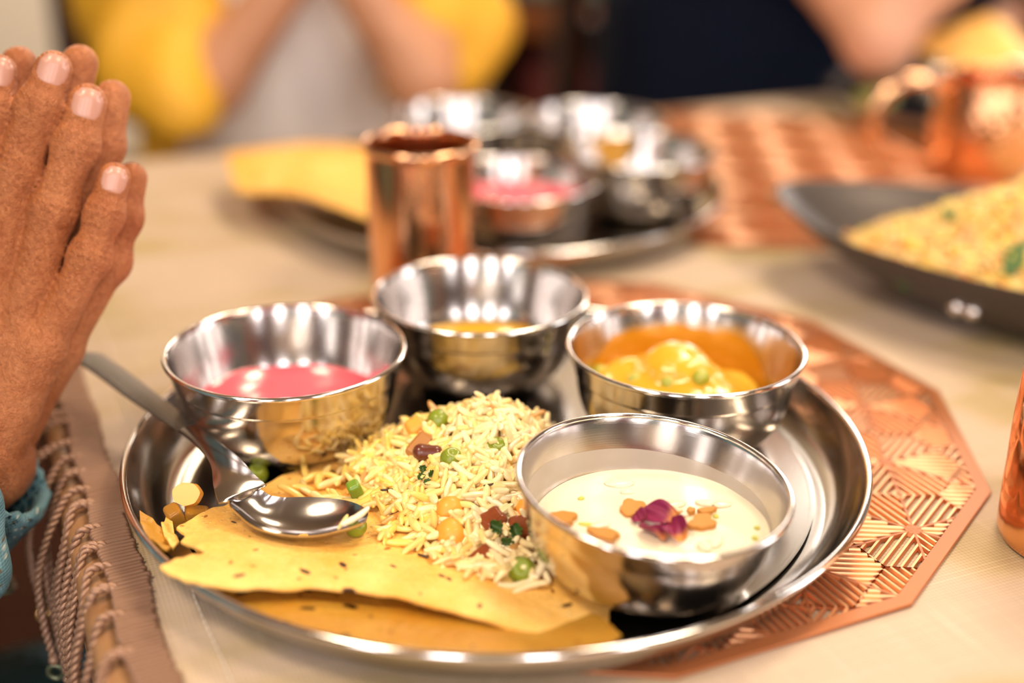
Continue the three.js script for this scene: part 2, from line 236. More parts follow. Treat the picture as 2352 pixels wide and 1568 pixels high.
M.lampGlow = std({ color: 0x000000, emissive: rgb(1, 0.8, 0.55), emissiveIntensity: 5.0 });
M.brass = phys({ color: rgb(0.75, 0.5, 0.2), metalness: 1, roughness: 0.3 });
// ---------------------------------------------------------------- the room
const XL = -2.1, XR = 2.3, ZB = -2.6, ZF = 2.15;
struct('floor', box(XR - XL + 0.2, 0.1, ZF - ZB + 0.2, (XL + XR) / 2, FLOOR - 0.05, (ZB + ZF) / 2, 0), M.floor);
struct('ceiling', box(XR - XL + 0.2, 0.1, ZF - ZB + 0.2, (XL + XR) / 2, CEIL + 0.05, (ZB + ZF) / 2, 0), M.ceiling);
// a wall in its own plane: width along x, openings [cx, cy, w, h]
function wallGeo(x0, x1, openings) {
  const s = new THREE.Shape([[x0, FLOOR], [x1, FLOOR], [x1, CEIL], [x0, CEIL]].map(([x, y]) => new THREE.Vector2(x, y)));
  for (const [cx, cy, w, h] of openings) s.holes.push(new THREE.Path([[cx - w / 2, cy - h / 2], [cx - w / 2, cy + h / 2], [cx + w / 2, cy + h / 2], [cx + w / 2, cy - h / 2]].map(([x, y]) => new THREE.Vector2(x, y))));
  return new THREE.ExtrudeGeometry(s, { depth: 0.1, bevelEnabled: false });
}
const wb = wallGeo(XL, XR, [BACKWIN]); wb.translate(0, 0, ZB - 0.1); struct('wall_back', wb, M.wall);
const wf = wallGeo(XL, XR, FRONTWIN.map((x) => [x, 0.95, 0.36, 1.8])); wf.translate(0, 0, ZF); struct('wall_front', wf, M.wall);
const wr = wallGeo(ZB, ZF, [RIGHTWIN]); wr.rotateY(-Math.PI / 2); wr.translate(XR + 0.1, 0, 0); struct('wall_right', wr, M.panel);
const wl = wallGeo(ZB, ZF, []); wl.rotateY(-Math.PI / 2); wl.translate(XL, 0, 0); struct('wall_left', wl, M.panel);
let windowNumber = 0;
function makeWindow(pos, turn, w, h, bars) {
  const g = new THREE.Group(); g.name = 'window_' + (++windowNumber); g.userData.kind = 'structure'; g.position.set(...pos); g.rotation.y = turn; scene.add(g);
  const f = [box(w + 0.08, 0.05, 0.07, 0, h / 2, 0), box(w + 0.08, 0.05, 0.07, 0, -h / 2, 0), box(0.05, h, 0.07, -w / 2, 0, 0), box(0.05, h, 0.07, w / 2, 0, 0)];
  mesh('window_frame', f, M.frame, g);
  for (let i = 1; i < bars; i++) mesh('mullion', box(0.035, h, 0.05, -w / 2 + i * w / bars, 0, 0), M.frame, g);
  for (let i = 0; i < bars; i++) mesh('pane', box(w / bars - 0.035, h - 0.05, 0.006, -w / 2 + (i + 0.5) * w / bars, 0, -0.03, 0), M.glow, g);
}
makeWindow([BACKWIN[0], BACKWIN[1], ZB - 0.03], 0, BACKWIN[2] - 0.06, BACKWIN[3] - 0.06, 4);
makeWindow([XR + 0.03, RIGHTWIN[1], RIGHTWIN[0]], -Math.PI / 2, RIGHTWIN[2] - 0.06, RIGHTWIN[3] - 0.06, 2);
FRONTWIN.forEach((x) => makeWindow([x, 0.95, ZF + 0.03], Math.PI, 0.30, 1.74, 1));
function curtain(label, x, w, mat) {
  const g = grid(60, 8, (u, v) => [x + (u - 0.5) * w, lerp(FLOOR + 0.05, 1.6, v), ZF - 0.09 + 0.035 * Math.sin(u * w * 75), u, v]);
  const back = grid(60, 8, (u, v) => [x + (0.5 - u) * w, lerp(FLOOR + 0.05, 1.6, v), ZF - 0.086 + 0.035 * Math.sin((1 - u) * w * 75), u, v]);
  solo('curtain', [g, back], mat, label, 'curtain');
}
curtain('dark red curtain hanging between the front windows, left of the pair', -0.88, 0.36, M.redCurtain);
curtain('grey green curtain beside the front window on the left', -1.78, 0.4, M.greenCurtain);
curtain('dark red curtain hanging between the middle and right front windows', 0.98, 0.5, M.redCurtain);
curtain('grey green curtain hanging behind the photographer in the middle', 0.0, 0.34, M.greenCurtain);
CEILINGLAMPS.forEach(([x, z], i) => {
  const l = thing('ceiling_lamp', ['square warm ceiling lamp above the far side of the table', 'square warm ceiling lamp above the left chair', 'square warm ceiling lamp above the right of the room'][i], 'lamp', [x, CEIL - 0.03, z]);
  mesh('lamp_frame', [box(0.68, 0.06, 0.03, 0, 0, 0.33), box(0.68, 0.06, 0.03, 0, 0, -0.33), box(0.03, 0.06, 0.63, 0.33, 0, 0), box(0.03, 0.06, 0.63, -0.33, 0, 0)], M.brass, l);
  mesh('lamp_diffuser', box(0.62, 0.02, 0.62, 0, -0.005, 0, 0), M.lampGlow, l);
});
{ // pendant with three bulbs over the far left of the table
  const l = thing('pendant_lamp', 'brass pendant lamp with three warm bulbs', 'lamp', [-0.545, 0.90, -1.95]);
  mesh('stem', new THREE.CylinderGeometry(0.008, 0.008, CEIL - 0.96, 12).translate(0, (CEIL - 0.96) / 2 + 0.06, 0), M.brass, l);
  mesh('canopy', new THREE.CylinderGeometry(0.05, 0.06, 0.03, 24).translate(0, CEIL - 0.9 - 0.016, 0), M.brass, l);
  [[-0.06, -0.02, 0.03], [0.05, 0.05, 0.0], [0.02, -0.06, 0.06]].forEach((p) => {
    mesh('arm', new THREE.TubeGeometry(new THREE.CatmullRomCurve3([V(0, 0.07, 0), V(p[0] * 0.6, p[1] + 0.08, p[2] * 0.6), V(p[0], p[1] + 0.03, p[2])]), 12, 0.005, 8), M.brass, l);
    mesh('bulb', new THREE.SphereGeometry(0.026, 20, 14).translate(...p), M.lampGlow, l);
    const pl = new THREE.PointLight(rgb(...WARM), 1.6); pl.position.set(l.position.x + p[0], l.position.y + p[1], l.position.z + p[2]); pl.castShadow = true; pl.shadow.radius = 1.1; scene.add(pl);
  });
}
// ---------------------------------------------------------------- furniture
// the table's own frame: u along its far edge, v along its left edge towards the camera
const KT = 0.9708, TO = V(-0.3619, 0, -0.448), TE = V(0.9165, 0, -0.40), TD = V(0.40, 0, 0.9165), TURN = Math.atan2(0.40, 0.9165);
const TP = (u, v, y = 0) => V(TO.x + u * TE.x + v * TD.x, y, TO.z + u * TE.z + v * TD.z);
const TLEN = 1.75, TDEP = 1.02;
function onTable(g, y) { const m = new THREE.Matrix4().makeBasis(TE.clone(), V(0, 1, 0), TD.clone()); m.setPosition(TO.x, y, TO.z); return g.applyMatrix4(m); }
{
  const t = thing('dining_table', 'wooden dining table with a pale tan edge under the cream tablecloth', 'table');
  mesh('tabletop', onTable(box(TLEN + 0.026, 0.036, TDEP + 0.012, TLEN / 2 - 0.005, -0.0185, TDEP / 2, 0.006), CLOTH - 0.0012), M.tableWood, t);
  mesh('apron', onTable(merge([box(TLEN - 0.2, 0.07, 0.02, TLEN / 2, -0.072, 0.09), box(TLEN - 0.2, 0.07, 0.02, TLEN / 2, -0.072, TDEP - 0.09), box(0.02, 0.07, TDEP - 0.2, 0.09, -0.072, TDEP / 2), box(0.02, 0.07, TDEP - 0.2, TLEN - 0.09, -0.072, TDEP / 2)]), CLOTH), M.tableWood, t);
  for (const u of [0.1, TLEN - 0.1]) for (const v of [0.1, TDEP - 0.1]) mesh('leg', onTable(box(0.06, 0.712, 0.06, u, -0.394, v, 0.006), CLOTH), M.tableWood, t);
}
function chair(label, x, z, face, seatMat = M.darkWood) {             // face: direction the sitter looks, as an angle about y from +z
  const c = thing('dining_chair', label, 'chair', [x, FLOOR, z], face);
  mesh('seat', box(0.42, 0.035, 0.42, 0, 0.43, 0, 0.012), seatMat, c);
  for (const [a, b, h] of [[-0.18, 0.18, 0.42], [0.18, 0.18, 0.42], [-0.18, -0.19, 0.88], [0.18, -0.19, 0.88]]) mesh('leg', box(0.036, h, 0.036, a, h / 2, b, 0.006), M.darkWood, c);
  for (const y of [0.6, 0.72, 0.84]) mesh('back_slat', box(0.33, 0.06, 0.018, 0, y, -0.19, 0.006), M.darkWood, c);
  return c;
}
const FACE_L = Math.atan2(TE.x, TE.z), FACE_B = Math.atan2(TD.x, TD.z);
chair('dark wooden chair at the left side of the table, under the person in pale teal', -0.47, 0.13, FACE_L);
chair('dark wooden chair at the far side of the table, under the person in yellow', -0.235, -0.85, FACE_B);
chair('dark wooden chair at the far side of the table, under the person in navy', 0.315, -1.11, FACE_B);
{ // low dark cabinet against the back wall, with bundles of red cloth on its shelf
  const c = thing('wooden_cabinet', 'low dark wooden cabinet with open shelves standing against the back wall', 'cabinet', [0.62, FLOOR, -2.36]);
  const W = 1.36, D = 0.36;
  for (const x of [-W / 2 + 0.015, -0.22, W / 2 - 0.015]) mesh('side_panel', box(0.03, 0.86, D, x, 0.43, 0), M.darkWood, c);
  mesh('top', box(W + 0.04, 0.035, D + 0.03, 0, 0.875, 0), M.darkWood, c);
  mesh('back_panel', box(W, 0.86, 0.012, 0, 0.43, -D / 2 + 0.006), M.darkWood, c);
  for (const [y, m] of [[0.05, M.darkWood], [0.33, M.darkWood], [0.585, M.shelfWood]]) mesh('shelf', box(W - 0.03, 0.05, D - 0.02, 0, y, 0.005), m, c);
  const fold = (w, h, d, seed) => displace(new RoundedBoxGeometry(w, h, d, 5, 0.03), (x, y, z) => 0.008 * Math.sin(y * 120 + seed) * (0.5 + fbm(x * 9, z * 9, seed, 2)));
  solo('folded_cloth', fold(0.26, 0.14, 0.24, 1), M.red, 'folded dark red cloth on the lower shelf of the dark cabinet', 'cloth', [0.15, FLOOR + 0.43, -2.34]);
  solo('folded_cloth', fold(0.24, 0.11, 0.24, 4), M.greenCurtain, 'folded grey green cloth on the upper shelf of the dark cabinet', 'cloth', [0.12, FLOOR + 0.67, -2.34]);
  solo('folded_cloth', fold(0.3, 0.12, 0.24, 7), M.red, 'folded dark red cloth on the upper shelf of the cabinet, right of the green one', 'cloth', [0.58, FLOOR + 0.675, -2.34]);
}
{ // tablecloth with its braided edging and corded tassels
  const t = thing('tablecloth', 'cream linen tablecloth with a bronze braided edging and twisted tassels', 'tablecloth');
  const H = (u, v) => CLOTH + 0.0005 * (fbm(u * 14, v * 22, 0, 3) - 0.5) - 0.0004;
  const top = grid(220, 140, (u, v) => { const a = u * TLEN, b = v * TDEP, p = TP(a, b); return [p.x, H(a, b), p.z, a, b]; });
  const under = grid(2, 2, (u, v) => { const p = TP((1 - u) * TLEN, v * TDEP); return [p.x, CLOTH - 0.0012, p.z, u, v]; });
  const drop = (ua, va, ub, vb, nu, nv) => grid(80, 10, (s, k) => { const a = lerp(ua, ub, s), b = lerp(va, vb, s), w = k * 0.012 * Math.sin(s * 60), p = TP(a + nu * (0.004 + 0.008 * Math.min(1, k * 6) + w), b + nv * (0.004 + 0.008 * Math.min(1, k * 6) + w)); return [p.x, CLOTH - 0.0005 - 0.2 * k, p.z, s * 1.7, k * 0.2]; });
  mesh('cloth', [fixUp(top, 1), fixUp(under, -1), drop(0, 0, TLEN, 0, 0, -1), drop(TLEN, 0, TLEN, TDEP, 1, 0), drop(TLEN, TDEP, 0, TDEP, 0, 1)], M.cloth, t);
  // edging: a ribbon of close cross ribs with small loops at both sides
  const R = rng(5), ribs = [];
  for (let v = 0.12; v < TDEP; v += 0.0023) {
    const w = 0.0112 + 0.0012 * R(), off = -0.0082 + 0.0009 * Math.sin(v * 90) + 0.0006 * R(), r = 0.00135 + 0.00022 * R(), skew = 0.0016;
    const g = new THREE.CapsuleGeometry(r, w, 3, 7); g.rotateZ(Math.PI / 2); g.rotateY(skew * 60); g.scale(1, 1.05, 0.82);
    g.translate(off + w / 2 + 0.0005, 0.0008 + 0.0003 * R(), v); ribs.push(g);
  }
  mesh('edging', onTable(merge([...ribs, box(0.0128, 0.0012, TDEP - 0.12, -0.0012, 0.0002, 0.12 + (TDEP - 0.12) / 2, 0.0004)]), CLOTH + 0.0002), M.trim, t);
  const seam = []; for (let v = 0.15; v < TDEP - 0.02; v += 0.0042) { const g = new THREE.CapsuleGeometry(0.00028, 0.0026, 2, 5); g.rotateX(Math.PI / 2); g.translate(0.0205 + 0.0012 * Math.sin(v * 40), 0.0001, v); seam.push(g); }
  mesh('stitching', onTable(merge(seam), CLOTH), phys({ color: rgb(0.85, 0.78, 0.66), roughness: 0.7 }), t);
  // cords: two strands wound round each other
  function cord(pts, r = 0.00115, pitch = 0.0062) {
    const c = new THREE.CatmullRomCurve3(pts.map((p) => V(...p))), L = c.getLength(), n = Math.ceil(L / 0.0009), out = [];
    for (let s = 0; s < 2; s++) {
      const path = []; let nrm = V(1, 0, 0);
      for (let i = 0; i <= n; i++) { const k = i / n, p = c.getPointAt(k), tn = c.getTangentAt(k), b = tn.clone().cross(nrm).normalize(); nrm = b.clone().cross(tn).normalize(); const a = k * L / pitch * 6.283 + s * Math.PI; path.push(p.addScaledVector(nrm, Math.cos(a) * r * 0.8).addScaledVector(b, Math.sin(a) * r * 0.8)); }
      out.push(new THREE.TubeGeometry(new THREE.CatmullRomCurve3(path), n, r * 0.92, 6));
    }
    const knot = new THREE.SphereGeometry(r * 2.1, 10, 8); knot.translate(...c.getPoint(1).toArray()); out.push(knot);
    return merge(out);
  }
  // each tassel: place along the edge, then how far it swings out, along and down
  const tassels = [[0.300, 0.012, 0.004, 0.034], [0.345, 0.020, -0.006, 0.030], [0.395, 0.022, -0.010, 0.026], [0.428, 0.030, 0.004, 0.018], [0.442, 0.022, 0.016, 0.042], [0.452, 0.016, 0.004, 0.030], [0.474, 0.028, 0.010, 0.052], [0.490, 0.017, 0.012, 0.058], [0.503, 0.012, 0.018, 0.060],
    [0.520, 0.020, 0.016, 0.066], [0.532, 0.013, 0.020, 0.062], [0.553, 0.014, 0.022, 0.072], [0.567, 0.010, 0.016, 0.070], [0.583, 0.014, 0.020, 0.075], [0.598, 0.010, 0.016, 0.068], [0.617, 0.013, 0.014, 0.07], [0.64, 0.012, 0.01, 0.07], [0.68, 0.012, 0.008, 0.07], [0.72, 0.012, 0.008, 0.07], [0.77, 0.012, 0.008, 0.07], [0.82, 0.012, 0.008, 0.07]];
  tassels.forEach(([v0, out0, along, down], i) => {
    const out = Math.max(out0 * (i < 8 ? 1.35 : 1.1), 0.016);
    const v = v0 * KT;
    const P = (o, a, d) => TP(-0.0085 - o, v + a, CLOTH + 0.0012 - d).toArray(), w = 0.004 * Math.sin(i * 2.1);
    const pts = [P(-0.003, 0, 0), P(0.004, along * 0.1, -0.0012), P(out * 0.55, along * 0.35 + w, down * 0.12), P(out * 0.95, along * 0.6 + w, down * 0.42), P(out * 1.0, along * 0.8 - w * 0.6, down * 0.75), P(out * 0.92, along, down)];
    const m = mesh('tassel', cord(pts), M.cord, t);
    const pts2 = pts.map((p, k) => [p[0] + 0.0035 * k / 5 * Math.cos(i), p[1] - 0.006 * (k / 5) ** 2, p[2] + 0.004 * k / 5 * Math.sin(i * 1.7) + 0.0015]);
    if (i % 2 === 0) mesh('cord', cord(pts2, 0.00095), M.cord, m);
    if (i % 2 === 1 || i === 6) { const s = new THREE.TorusGeometry(0.0032, 0.0012, 8, 18); s.rotateY(0.4 + i); s.translate(pts[5][0], pts[5][1] - 0.006, pts[5][2]); mesh('sequin', s, i % 3 ? M.sequin : M.sequinGreen, m); }
  });
}
// ---------------------------------------------------------------- copper placemats: a pierced twelve-sided sheet
const MATR = 0.188, MATY = CLOTH + 0.0001, MATH = 0.0014, STAR = 0.0552, PHASE = 34 * Math.PI / 180;
const dodeca = (r) => Array.from({ length: 12 }, (_, k) => { const a = (19.3 + 30 * k) * Math.PI / 180; return [r * Math.cos(a), r * Math.sin(a)]; });
function clipLine(p, d, polys, inset) {                              // the stretch of p + t d inside all convex polygons (given counter-clockwise in x, z)
  let a = -1, b = 1;
  for (const P of polys) for (let i = 0; i < P.length; i++) {
    const [x0, z0] = P[i], [x1, z1] = P[(i + 1) % P.length], ex = x1 - x0, ez = z1 - z0, l = Math.hypot(ex, ez), nx = -ez / l, nz = ex / l;
    const s = (p[0] - x0) * nx + (p[1] - z0) * nz - inset, q = d[0] * nx + d[1] * nz;
    if (Math.abs(q) < 1e-9) { if (s < 0) return null; } else if (q > 0) a = Math.max(a, -s / q); else b = Math.min(b, -s / q);
  }
  return b - a > 0.0016 ? [a, b] : null;
}
function bar(p, d, a, b, w, top, h) {                                // a bar with a narrower top
  const n = [-d[1], d[0]], q = (t, s, y) => [p[0] + d[0] * t + n[0] * s, y, p[1] + d[1] * t + n[1] * s], e = (w - top) / 2;
  const B = [q(a, -w / 2, 0), q(b, -w / 2, 0), q(b, w / 2, 0), q(a, w / 2, 0)], T = [q(a + e, -top / 2, h), q(b - e, -top / 2, h), q(b - e, top / 2, h), q(a + e, top / 2, h)];
  const pos = [], f = (A, C, D, E) => pos.push(...A, ...D, ...C, ...A, ...E, ...D);
  f(T[0], T[1], T[2], T[3]); for (let i = 0; i < 4; i++) { const j = (i + 1) % 4; f(B[i], B[j], T[j], T[i]); }
  const g = new THREE.BufferGeometry(); g.setAttribute('position', new THREE.Float32BufferAttribute(pos, 3)); g.computeVertexNormals(); return g;
}
function makePlacemat(label, x, z) {
  const m = thing('placemat', label, 'placemat', [x, MATY, z], 0, 'copper placemats on the tablecloth');
  const inner = dodeca(MATR - 0.0056), outer = dodeca(MATR);
  const s = new THREE.Shape(outer.map(([a, b]) => new THREE.Vector2(a, -b))); s.holes.push(new THREE.Path(inner.map(([a, b]) => new THREE.Vector2(a, -b))));
  const bg = new THREE.ExtrudeGeometry(s, { depth: MATH - 0.0006, bevelEnabled: true, bevelThickness: 0.0003, bevelSize: 0.0004, bevelSegments: 2 }); bg.rotateX(-Math.PI / 2); bg.translate(0, 0.0003, 0);
  mesh('border', bg, M.matRib, m);
  const dir = (a) => [Math.cos(a), Math.sin(a)], ribs = [], cells = [];
  for (let i = -5; i <= 5; i++) for (let j = -5; j <= 5; j++) {
    const d0 = dir(PHASE), d1 = dir(PHASE + Math.PI / 3), S = [STAR * (i * d0[0] + j * d1[0]), STAR * (i * d0[1] + j * d1[1])];
    if (Math.hypot(...S) > MATR + STAR) continue;
    if (Math.hypot(...S) < MATR - 0.016) { const c = new THREE.CylinderGeometry(0.0034, 0.0044, MATH * 0.95, 6); c.rotateY(-PHASE); c.translate(S[0], MATH * 0.475, S[1]); ribs.push(c); }
    for (let k = 0; k < 3; k++) { const d = dir(PHASE + k * Math.PI / 3), c = clipLine(S, d, [inner], -0.0004); if (c) { const a = Math.max(0, c[0]), b = Math.min(STAR, c[1]); if (b > a + 0.002) ribs.push(bar(S, d, a, b, 0.0020, 0.0010, MATH)); } }
    for (let k = 0; k < 6; k++) {
      const th = PHASE + Math.PI / 6 + k * Math.PI / 3, ax = dir(th), n = [-ax[1], ax[0]], h = STAR / 2, c3 = STAR / Math.sqrt(3);
      const A = dir(th - Math.PI / 6), B = dir(th + Math.PI / 6), K = [S, [S[0] + h * A[0], S[1] + h * A[1]], [S[0] + c3 * ax[0], S[1] + c3 * ax[1]], [S[0] + h * B[0], S[1] + h * B[1]]];
      const bars = [];
      for (let o = -4; o < 4; o++) { const w = (o + 0.5) * 0.00335, p = [S[0] + n[0] * w, S[1] + n[1] * w], c = clipLine(p, ax, [K, inner], -0.0002); if (c) bars.push(bar(p, ax, c[0], c[1], 0.0019, 0.0009, MATH * 0.96)); }
      for (const q of [K[1], K[3]]) { const d = [K[2][0] - q[0], K[2][1] - q[1]], l = Math.hypot(...d), u = [d[0] / l, d[1] / l], c = clipLine(q, u, [inner], -0.0004); if (c) { const a = Math.max(0, c[0]), b = Math.min(l, c[1]); if (b > a + 0.002) bars.push(bar(q, u, a, b, 0.0010, 0.0006, MATH * 0.9)); } }
      if (bars.length) cells.push([Math.hypot(S[0] + 0.018 * ax[0], S[1] + 0.018 * ax[1]), bars]);
    }
  }
  mesh('ribs', ribs, M.matRib, m);
  for (const [, bars] of cells) mesh('hatched_panel', bars, M.mat, m);
  return m;
}
const mat1 = makePlacemat('copper placemat with pierced hatching, under the near thali', 0.0247, -0.0509);
const mat2 = mat1.clone(); mat2.name = numbered('placemat'); mat2.position.set(0.1846, MATY, -0.4772); scene.add(mat2); mat2.userData.label = 'copper placemat under the copper mug and the right of the far thali';
// ---------------------------------------------------------------- thali plates
const PLATEY = MATY + MATH;
function makePlate(label, x, z, y = PLATEY) {
  const p = thing('thali_plate', label, 'plate', [x, y, z], 0, 'steel thali plates');
  const prof = [[0.0001, 0.0014], [0.06, 0.0014], [0.1225, 0.0014], [0.1255, 0.0004], [0.1275, 0], [0.1315, 0], [0.1355, 0.0007], [0.1400, 0.0030], [0.1440, 0.0075], [0.1466, 0.0125], [0.1480, 0.0168], [0.1476, 0.0173], [0.1472, 0.0168], [0.1458, 0.0130], [0.1432, 0.0083], [0.1394, 0.0041], [0.1352, 0.0018], [0.1315, 0.0011], [0.1280, 0.0011], [0.1268, 0.0014], [0.1255, 0.0025], [0.1242, 0.0026], [0.06, 0.0025], [0.0001, 0.0025]];
  mesh('dish', lathe(prof, 200, 4), M.plate, p);
  const t = new THREE.TorusGeometry(0.1487, 0.0015, 14, 220); t.rotateX(Math.PI / 2); t.translate(0, 0.0172, 0); mesh('rim', t, M.steelRim, p);
  return p;
}
const plate1 = makePlate('near round steel thali with rice, papad and four bowls on it', 0, 0);
function copyThing(o, pos, label) { const c = o.clone(); c.userData = { ...o.userData, label }; c.name = numbered(o.name.replace(/_\d{3}$/, '')); c.position.set(...pos); scene.add(c); return c; }
const PL2 = [-0.0035, PLATEY, -0.374], PL3 = [0.4322, CLOTH + 0.0005, -0.6655];
copyThing(plate1, PL2, 'far round steel thali with bowls, behind the copper tumbler');
copyThing(plate1, PL3, 'steel thali mostly hidden behind the copper mug');
const FLOOR1 = PLATEY + 0.0025;                                      // inside floor of the near plate
// ---------------------------------------------------------------- bowls
const BY = 0.866;
const bend = (pts, n) => new THREE.SplineCurve(pts.map(([r, y]) => new THREE.Vector2(r, y))).getPoints(n).map((p) => [Math.max(p.x, 0.0001), p.y]);
const scaleY = ([r, y]) => [r, y * BY];
const OUT = [[0.0001, 0.0004], [0.008, 0.0004], [0.0142, 0.0004], [0.0160, 0.0001], [0.0175, 0], [0.0190, 0.0001], ...bend([[0.0205, 0.0004], [0.029, 0.0026], [0.0368, 0.0076], [0.0424, 0.0160], [0.0452, 0.0260], [0.0462, 0.0366]], 44), [0.0464, 0.0369], [0.0470, 0.0372], [0.0473, 0.0376], ...bend([[0.0474, 0.0380], [0.0482, 0.0424], [0.0491, 0.0470]], 8), [0.0494, 0.0484]].map(scaleY);
const INN = [[0.0486, 0.0484], [0.0480, 0.0462], [0.0462, 0.0368], [0.0438, 0.0250], [0.0408, 0.0162], [0.0354, 0.0088], [0.0282, 0.0036], [0.0200, 0.0014], [0.012, 0.0012], [0.0001, 0.0012]].map(scaleY);
const innerR = (y) => { for (let i = 0; i < INN.length - 1; i++) if (y <= INN[i][1] && y >= INN[i + 1][1]) return lerp(INN[i + 1][0], INN[i][0], (y - INN[i + 1][1]) / (INN[i][1] - INN[i + 1][1] || 1)); return y > 0.041 ? 0.0486 : 0.0001; };
function makeBowl(label, group) {
  const b = thing('steel_bowl', label, 'bowl', [0, 0, 0], 0, group);
  mesh('bowl_body', rawLathe([...OUT, [0.0491, 0.0491 * BY], ...bend(INN, 54)], 160), M.steel, b);
  const t = new THREE.TorusGeometry(0.0497, 0.0011, 12, 160); t.rotateX(Math.PI / 2); t.translate(0, 0.0490 * BY, 0); mesh('rim', t, M.steelRim, b);
  return b;
}
const G1 = 'small steel bowls on the near thali', G2 = 'small steel bowls on the far thali';
const bowlA = makeBowl('steel bowl holding bright pink beetroot yogurt, on the near thali beside the spoon', G1); bowlA.position.set(-0.0895, FLOOR1 - 0.0001, -0.0235);
const bowlB = copyThing(bowlA, [-0.0096, FLOOR1, -0.0903], 'steel bowl with a little yellow dal, rearmost on the near thali');
const bowlC = copyThing(bowlA, [0.0794, FLOOR1, -0.0306], 'steel bowl of yellow vegetable curry on the near thali');
const bowlD = copyThing(bowlA, [0.0525, FLOOR1 + 0.0024, 0.0803], 'tilted steel bowl of cream rice pudding topped with almonds and rose petals');
bowlD.scale.set(0.955, 0.885, 0.955); bowlD.quaternion.setFromUnitVectors(V(0, 1, 0), V(0.078, 1, 0.030).normalize());
const FAR = { pink: [0.0072, -0.2852], side: [0.0881, -0.357], back: [0.0642, -0.4405], left: [-0.0309, -0.4496] };
const FL2 = PL2[1] + 0.0025;
const bowlE = copyThing(bowlA, [FAR.pink[0], FL2, FAR.pink[1]], 'blurred steel bowl of pink yogurt on the far thali'); const bowlF = copyThing(bowlA, [FAR.side[0], FL2, FAR.side[1]], 'blurred steel bowl at the right of the far thali, beside the placemat');
const bowlG = copyThing(bowlA, [FAR.back[0], FL2, FAR.back[1]], 'blurred steel bowl at the back right of the far thali'); const bowlH = copyThing(bowlA, [FAR.left[0], FL2, FAR.left[1]], 'blurred steel bowl at the back left of the far thali, behind the tumbler');
for (const b of [bowlE, bowlF, bowlG, bowlH]) b.userData.group = G2;
// the level surface of a liquid standing at height h inside a bowl, out to the bowl's wall
function liquid(bowl, h, wave = 0.0002, seed = 1, lip = 0.0007) {
  bowl.updateMatrixWorld(true); const inv = bowl.matrixWorld.clone().invert(), c = V(0, (h - bowl.position.y) / bowl.scale.y, 0).applyMatrix4(bowl.matrixWorld); c.y = h;
  const edge = (a) => { let lo = 0.001, hi = 0.06; for (let i = 0; i < 26; i++) { const m = (lo + hi) / 2, p = V(c.x + m * Math.cos(a), h, c.z + m * Math.sin(a)).applyMatrix4(inv); if (Math.hypot(p.x, p.z) < innerR(p.y) && p.y > 0.0013) lo = m; else hi = m; } return lo; };
  const R = Array.from({ length: 129 }, (_, i) => edge(i / 128 * Math.PI * 2)), r = (u) => { const k = u * 128, i = Math.min(127, Math.floor(k)); return lerp(R[i], R[i + 1], k - i); };
  const F = (u, q) => { const a = u * Math.PI * 2, d = r(u), k = q * (d + 0.0003), x = c.x + k * Math.cos(a), z = c.z + k * Math.sin(a), e = d - k; return [x, h + lip * Math.exp(-Math.max(e, 0) / 0.0009) + wave * (fbm(x * 60, z * 60, seed, 2) - 0.5) * 2, z, x, z]; };
  const top = grid(128, 30, (u, v) => F(u, Math.pow(v, 0.7))), side = grid(128, 4, (u, v) => { const a = u * Math.PI * 2; let y = h - v * 0.012; const q = V(c.x, y, c.z).applyMatrix4(inv); const k = Math.min(r(u) + 0.0003, innerR(Math.max(q.y, 0.0016)) * bowl.scale.x + 0.0002); return [c.x + k * Math.cos(a), y, c.z + k * Math.sin(a), a * 0.04, y]; });
  return [fixUp(top, 1), side];
}
// film of food left on a bowl's inner wall, from one angle to another, between two heights of the bowl
function film(bowl, a0, a1, y0, y1fn, thick = 0.0003) {
  bowl.updateMatrixWorld(true);
  const f = (off, flip) => grid(90, 10, (u, v) => { const a = lerp(a0, a1, flip ? 1 - u : u), top = y1fn((a - a0) / (a1 - a0), a), y = lerp(y0, top, v), r = innerR(y) - off * (1 - v * 0.8); const p = V(r * Math.cos(a), y, r * Math.sin(a)).applyMatrix4(bowl.matrixWorld); return [p.x, p.y, p.z, a * 0.045, y]; });
  return [f(thick, false)];
}
{ // beetroot yogurt
  const m = phys({ color: rgb(0.88, 0.15, 0.20), roughness: 0.16, clearcoat: 0.4, clearcoatRoughness: 0.08, sheen: 0.4, sheenColor: rgb(1, 0.3, 0.35), sheenRoughness: 0.6 });
  const y = tag(mesh('beetroot_yogurt', liquid(bowlA, 0.0015, 0.0012, 3), m), 'glossy pink beetroot yogurt in the near left bowl', 'yogurt');
  mesh('yogurt_film', film(bowlA, -0.75, 0.15, 0.0145, (t) => 0.018 + 0.009 * Math.sin(t * 3.14) * (0.6 + 0.8 * vnoise(t * 9, 2))), m, y);
  tag(mesh('beetroot_yogurt', liquid(bowlE, 0.012, 0.0008, 5), m), 'pink beetroot yogurt in the blurred bowl on the far thali', 'yogurt');
}
{ // dal
  const m = phys({ color: rgb(0.80, 0.43, 0.025), roughness: 0.16, clearcoat: 0.5, clearcoatRoughness: 0.06 });
  tag(mesh('yellow_dal', liquid(bowlB, -0.0030, 0.0003, 7), m), 'thin yellow dal in the rear bowl of the near thali', 'dal');
  tag(mesh('yellow_dal', liquid(bowlF, -0.004, 0.0003, 8), m), 'yellow dal low in the right bowl of the far thali', 'dal');
}
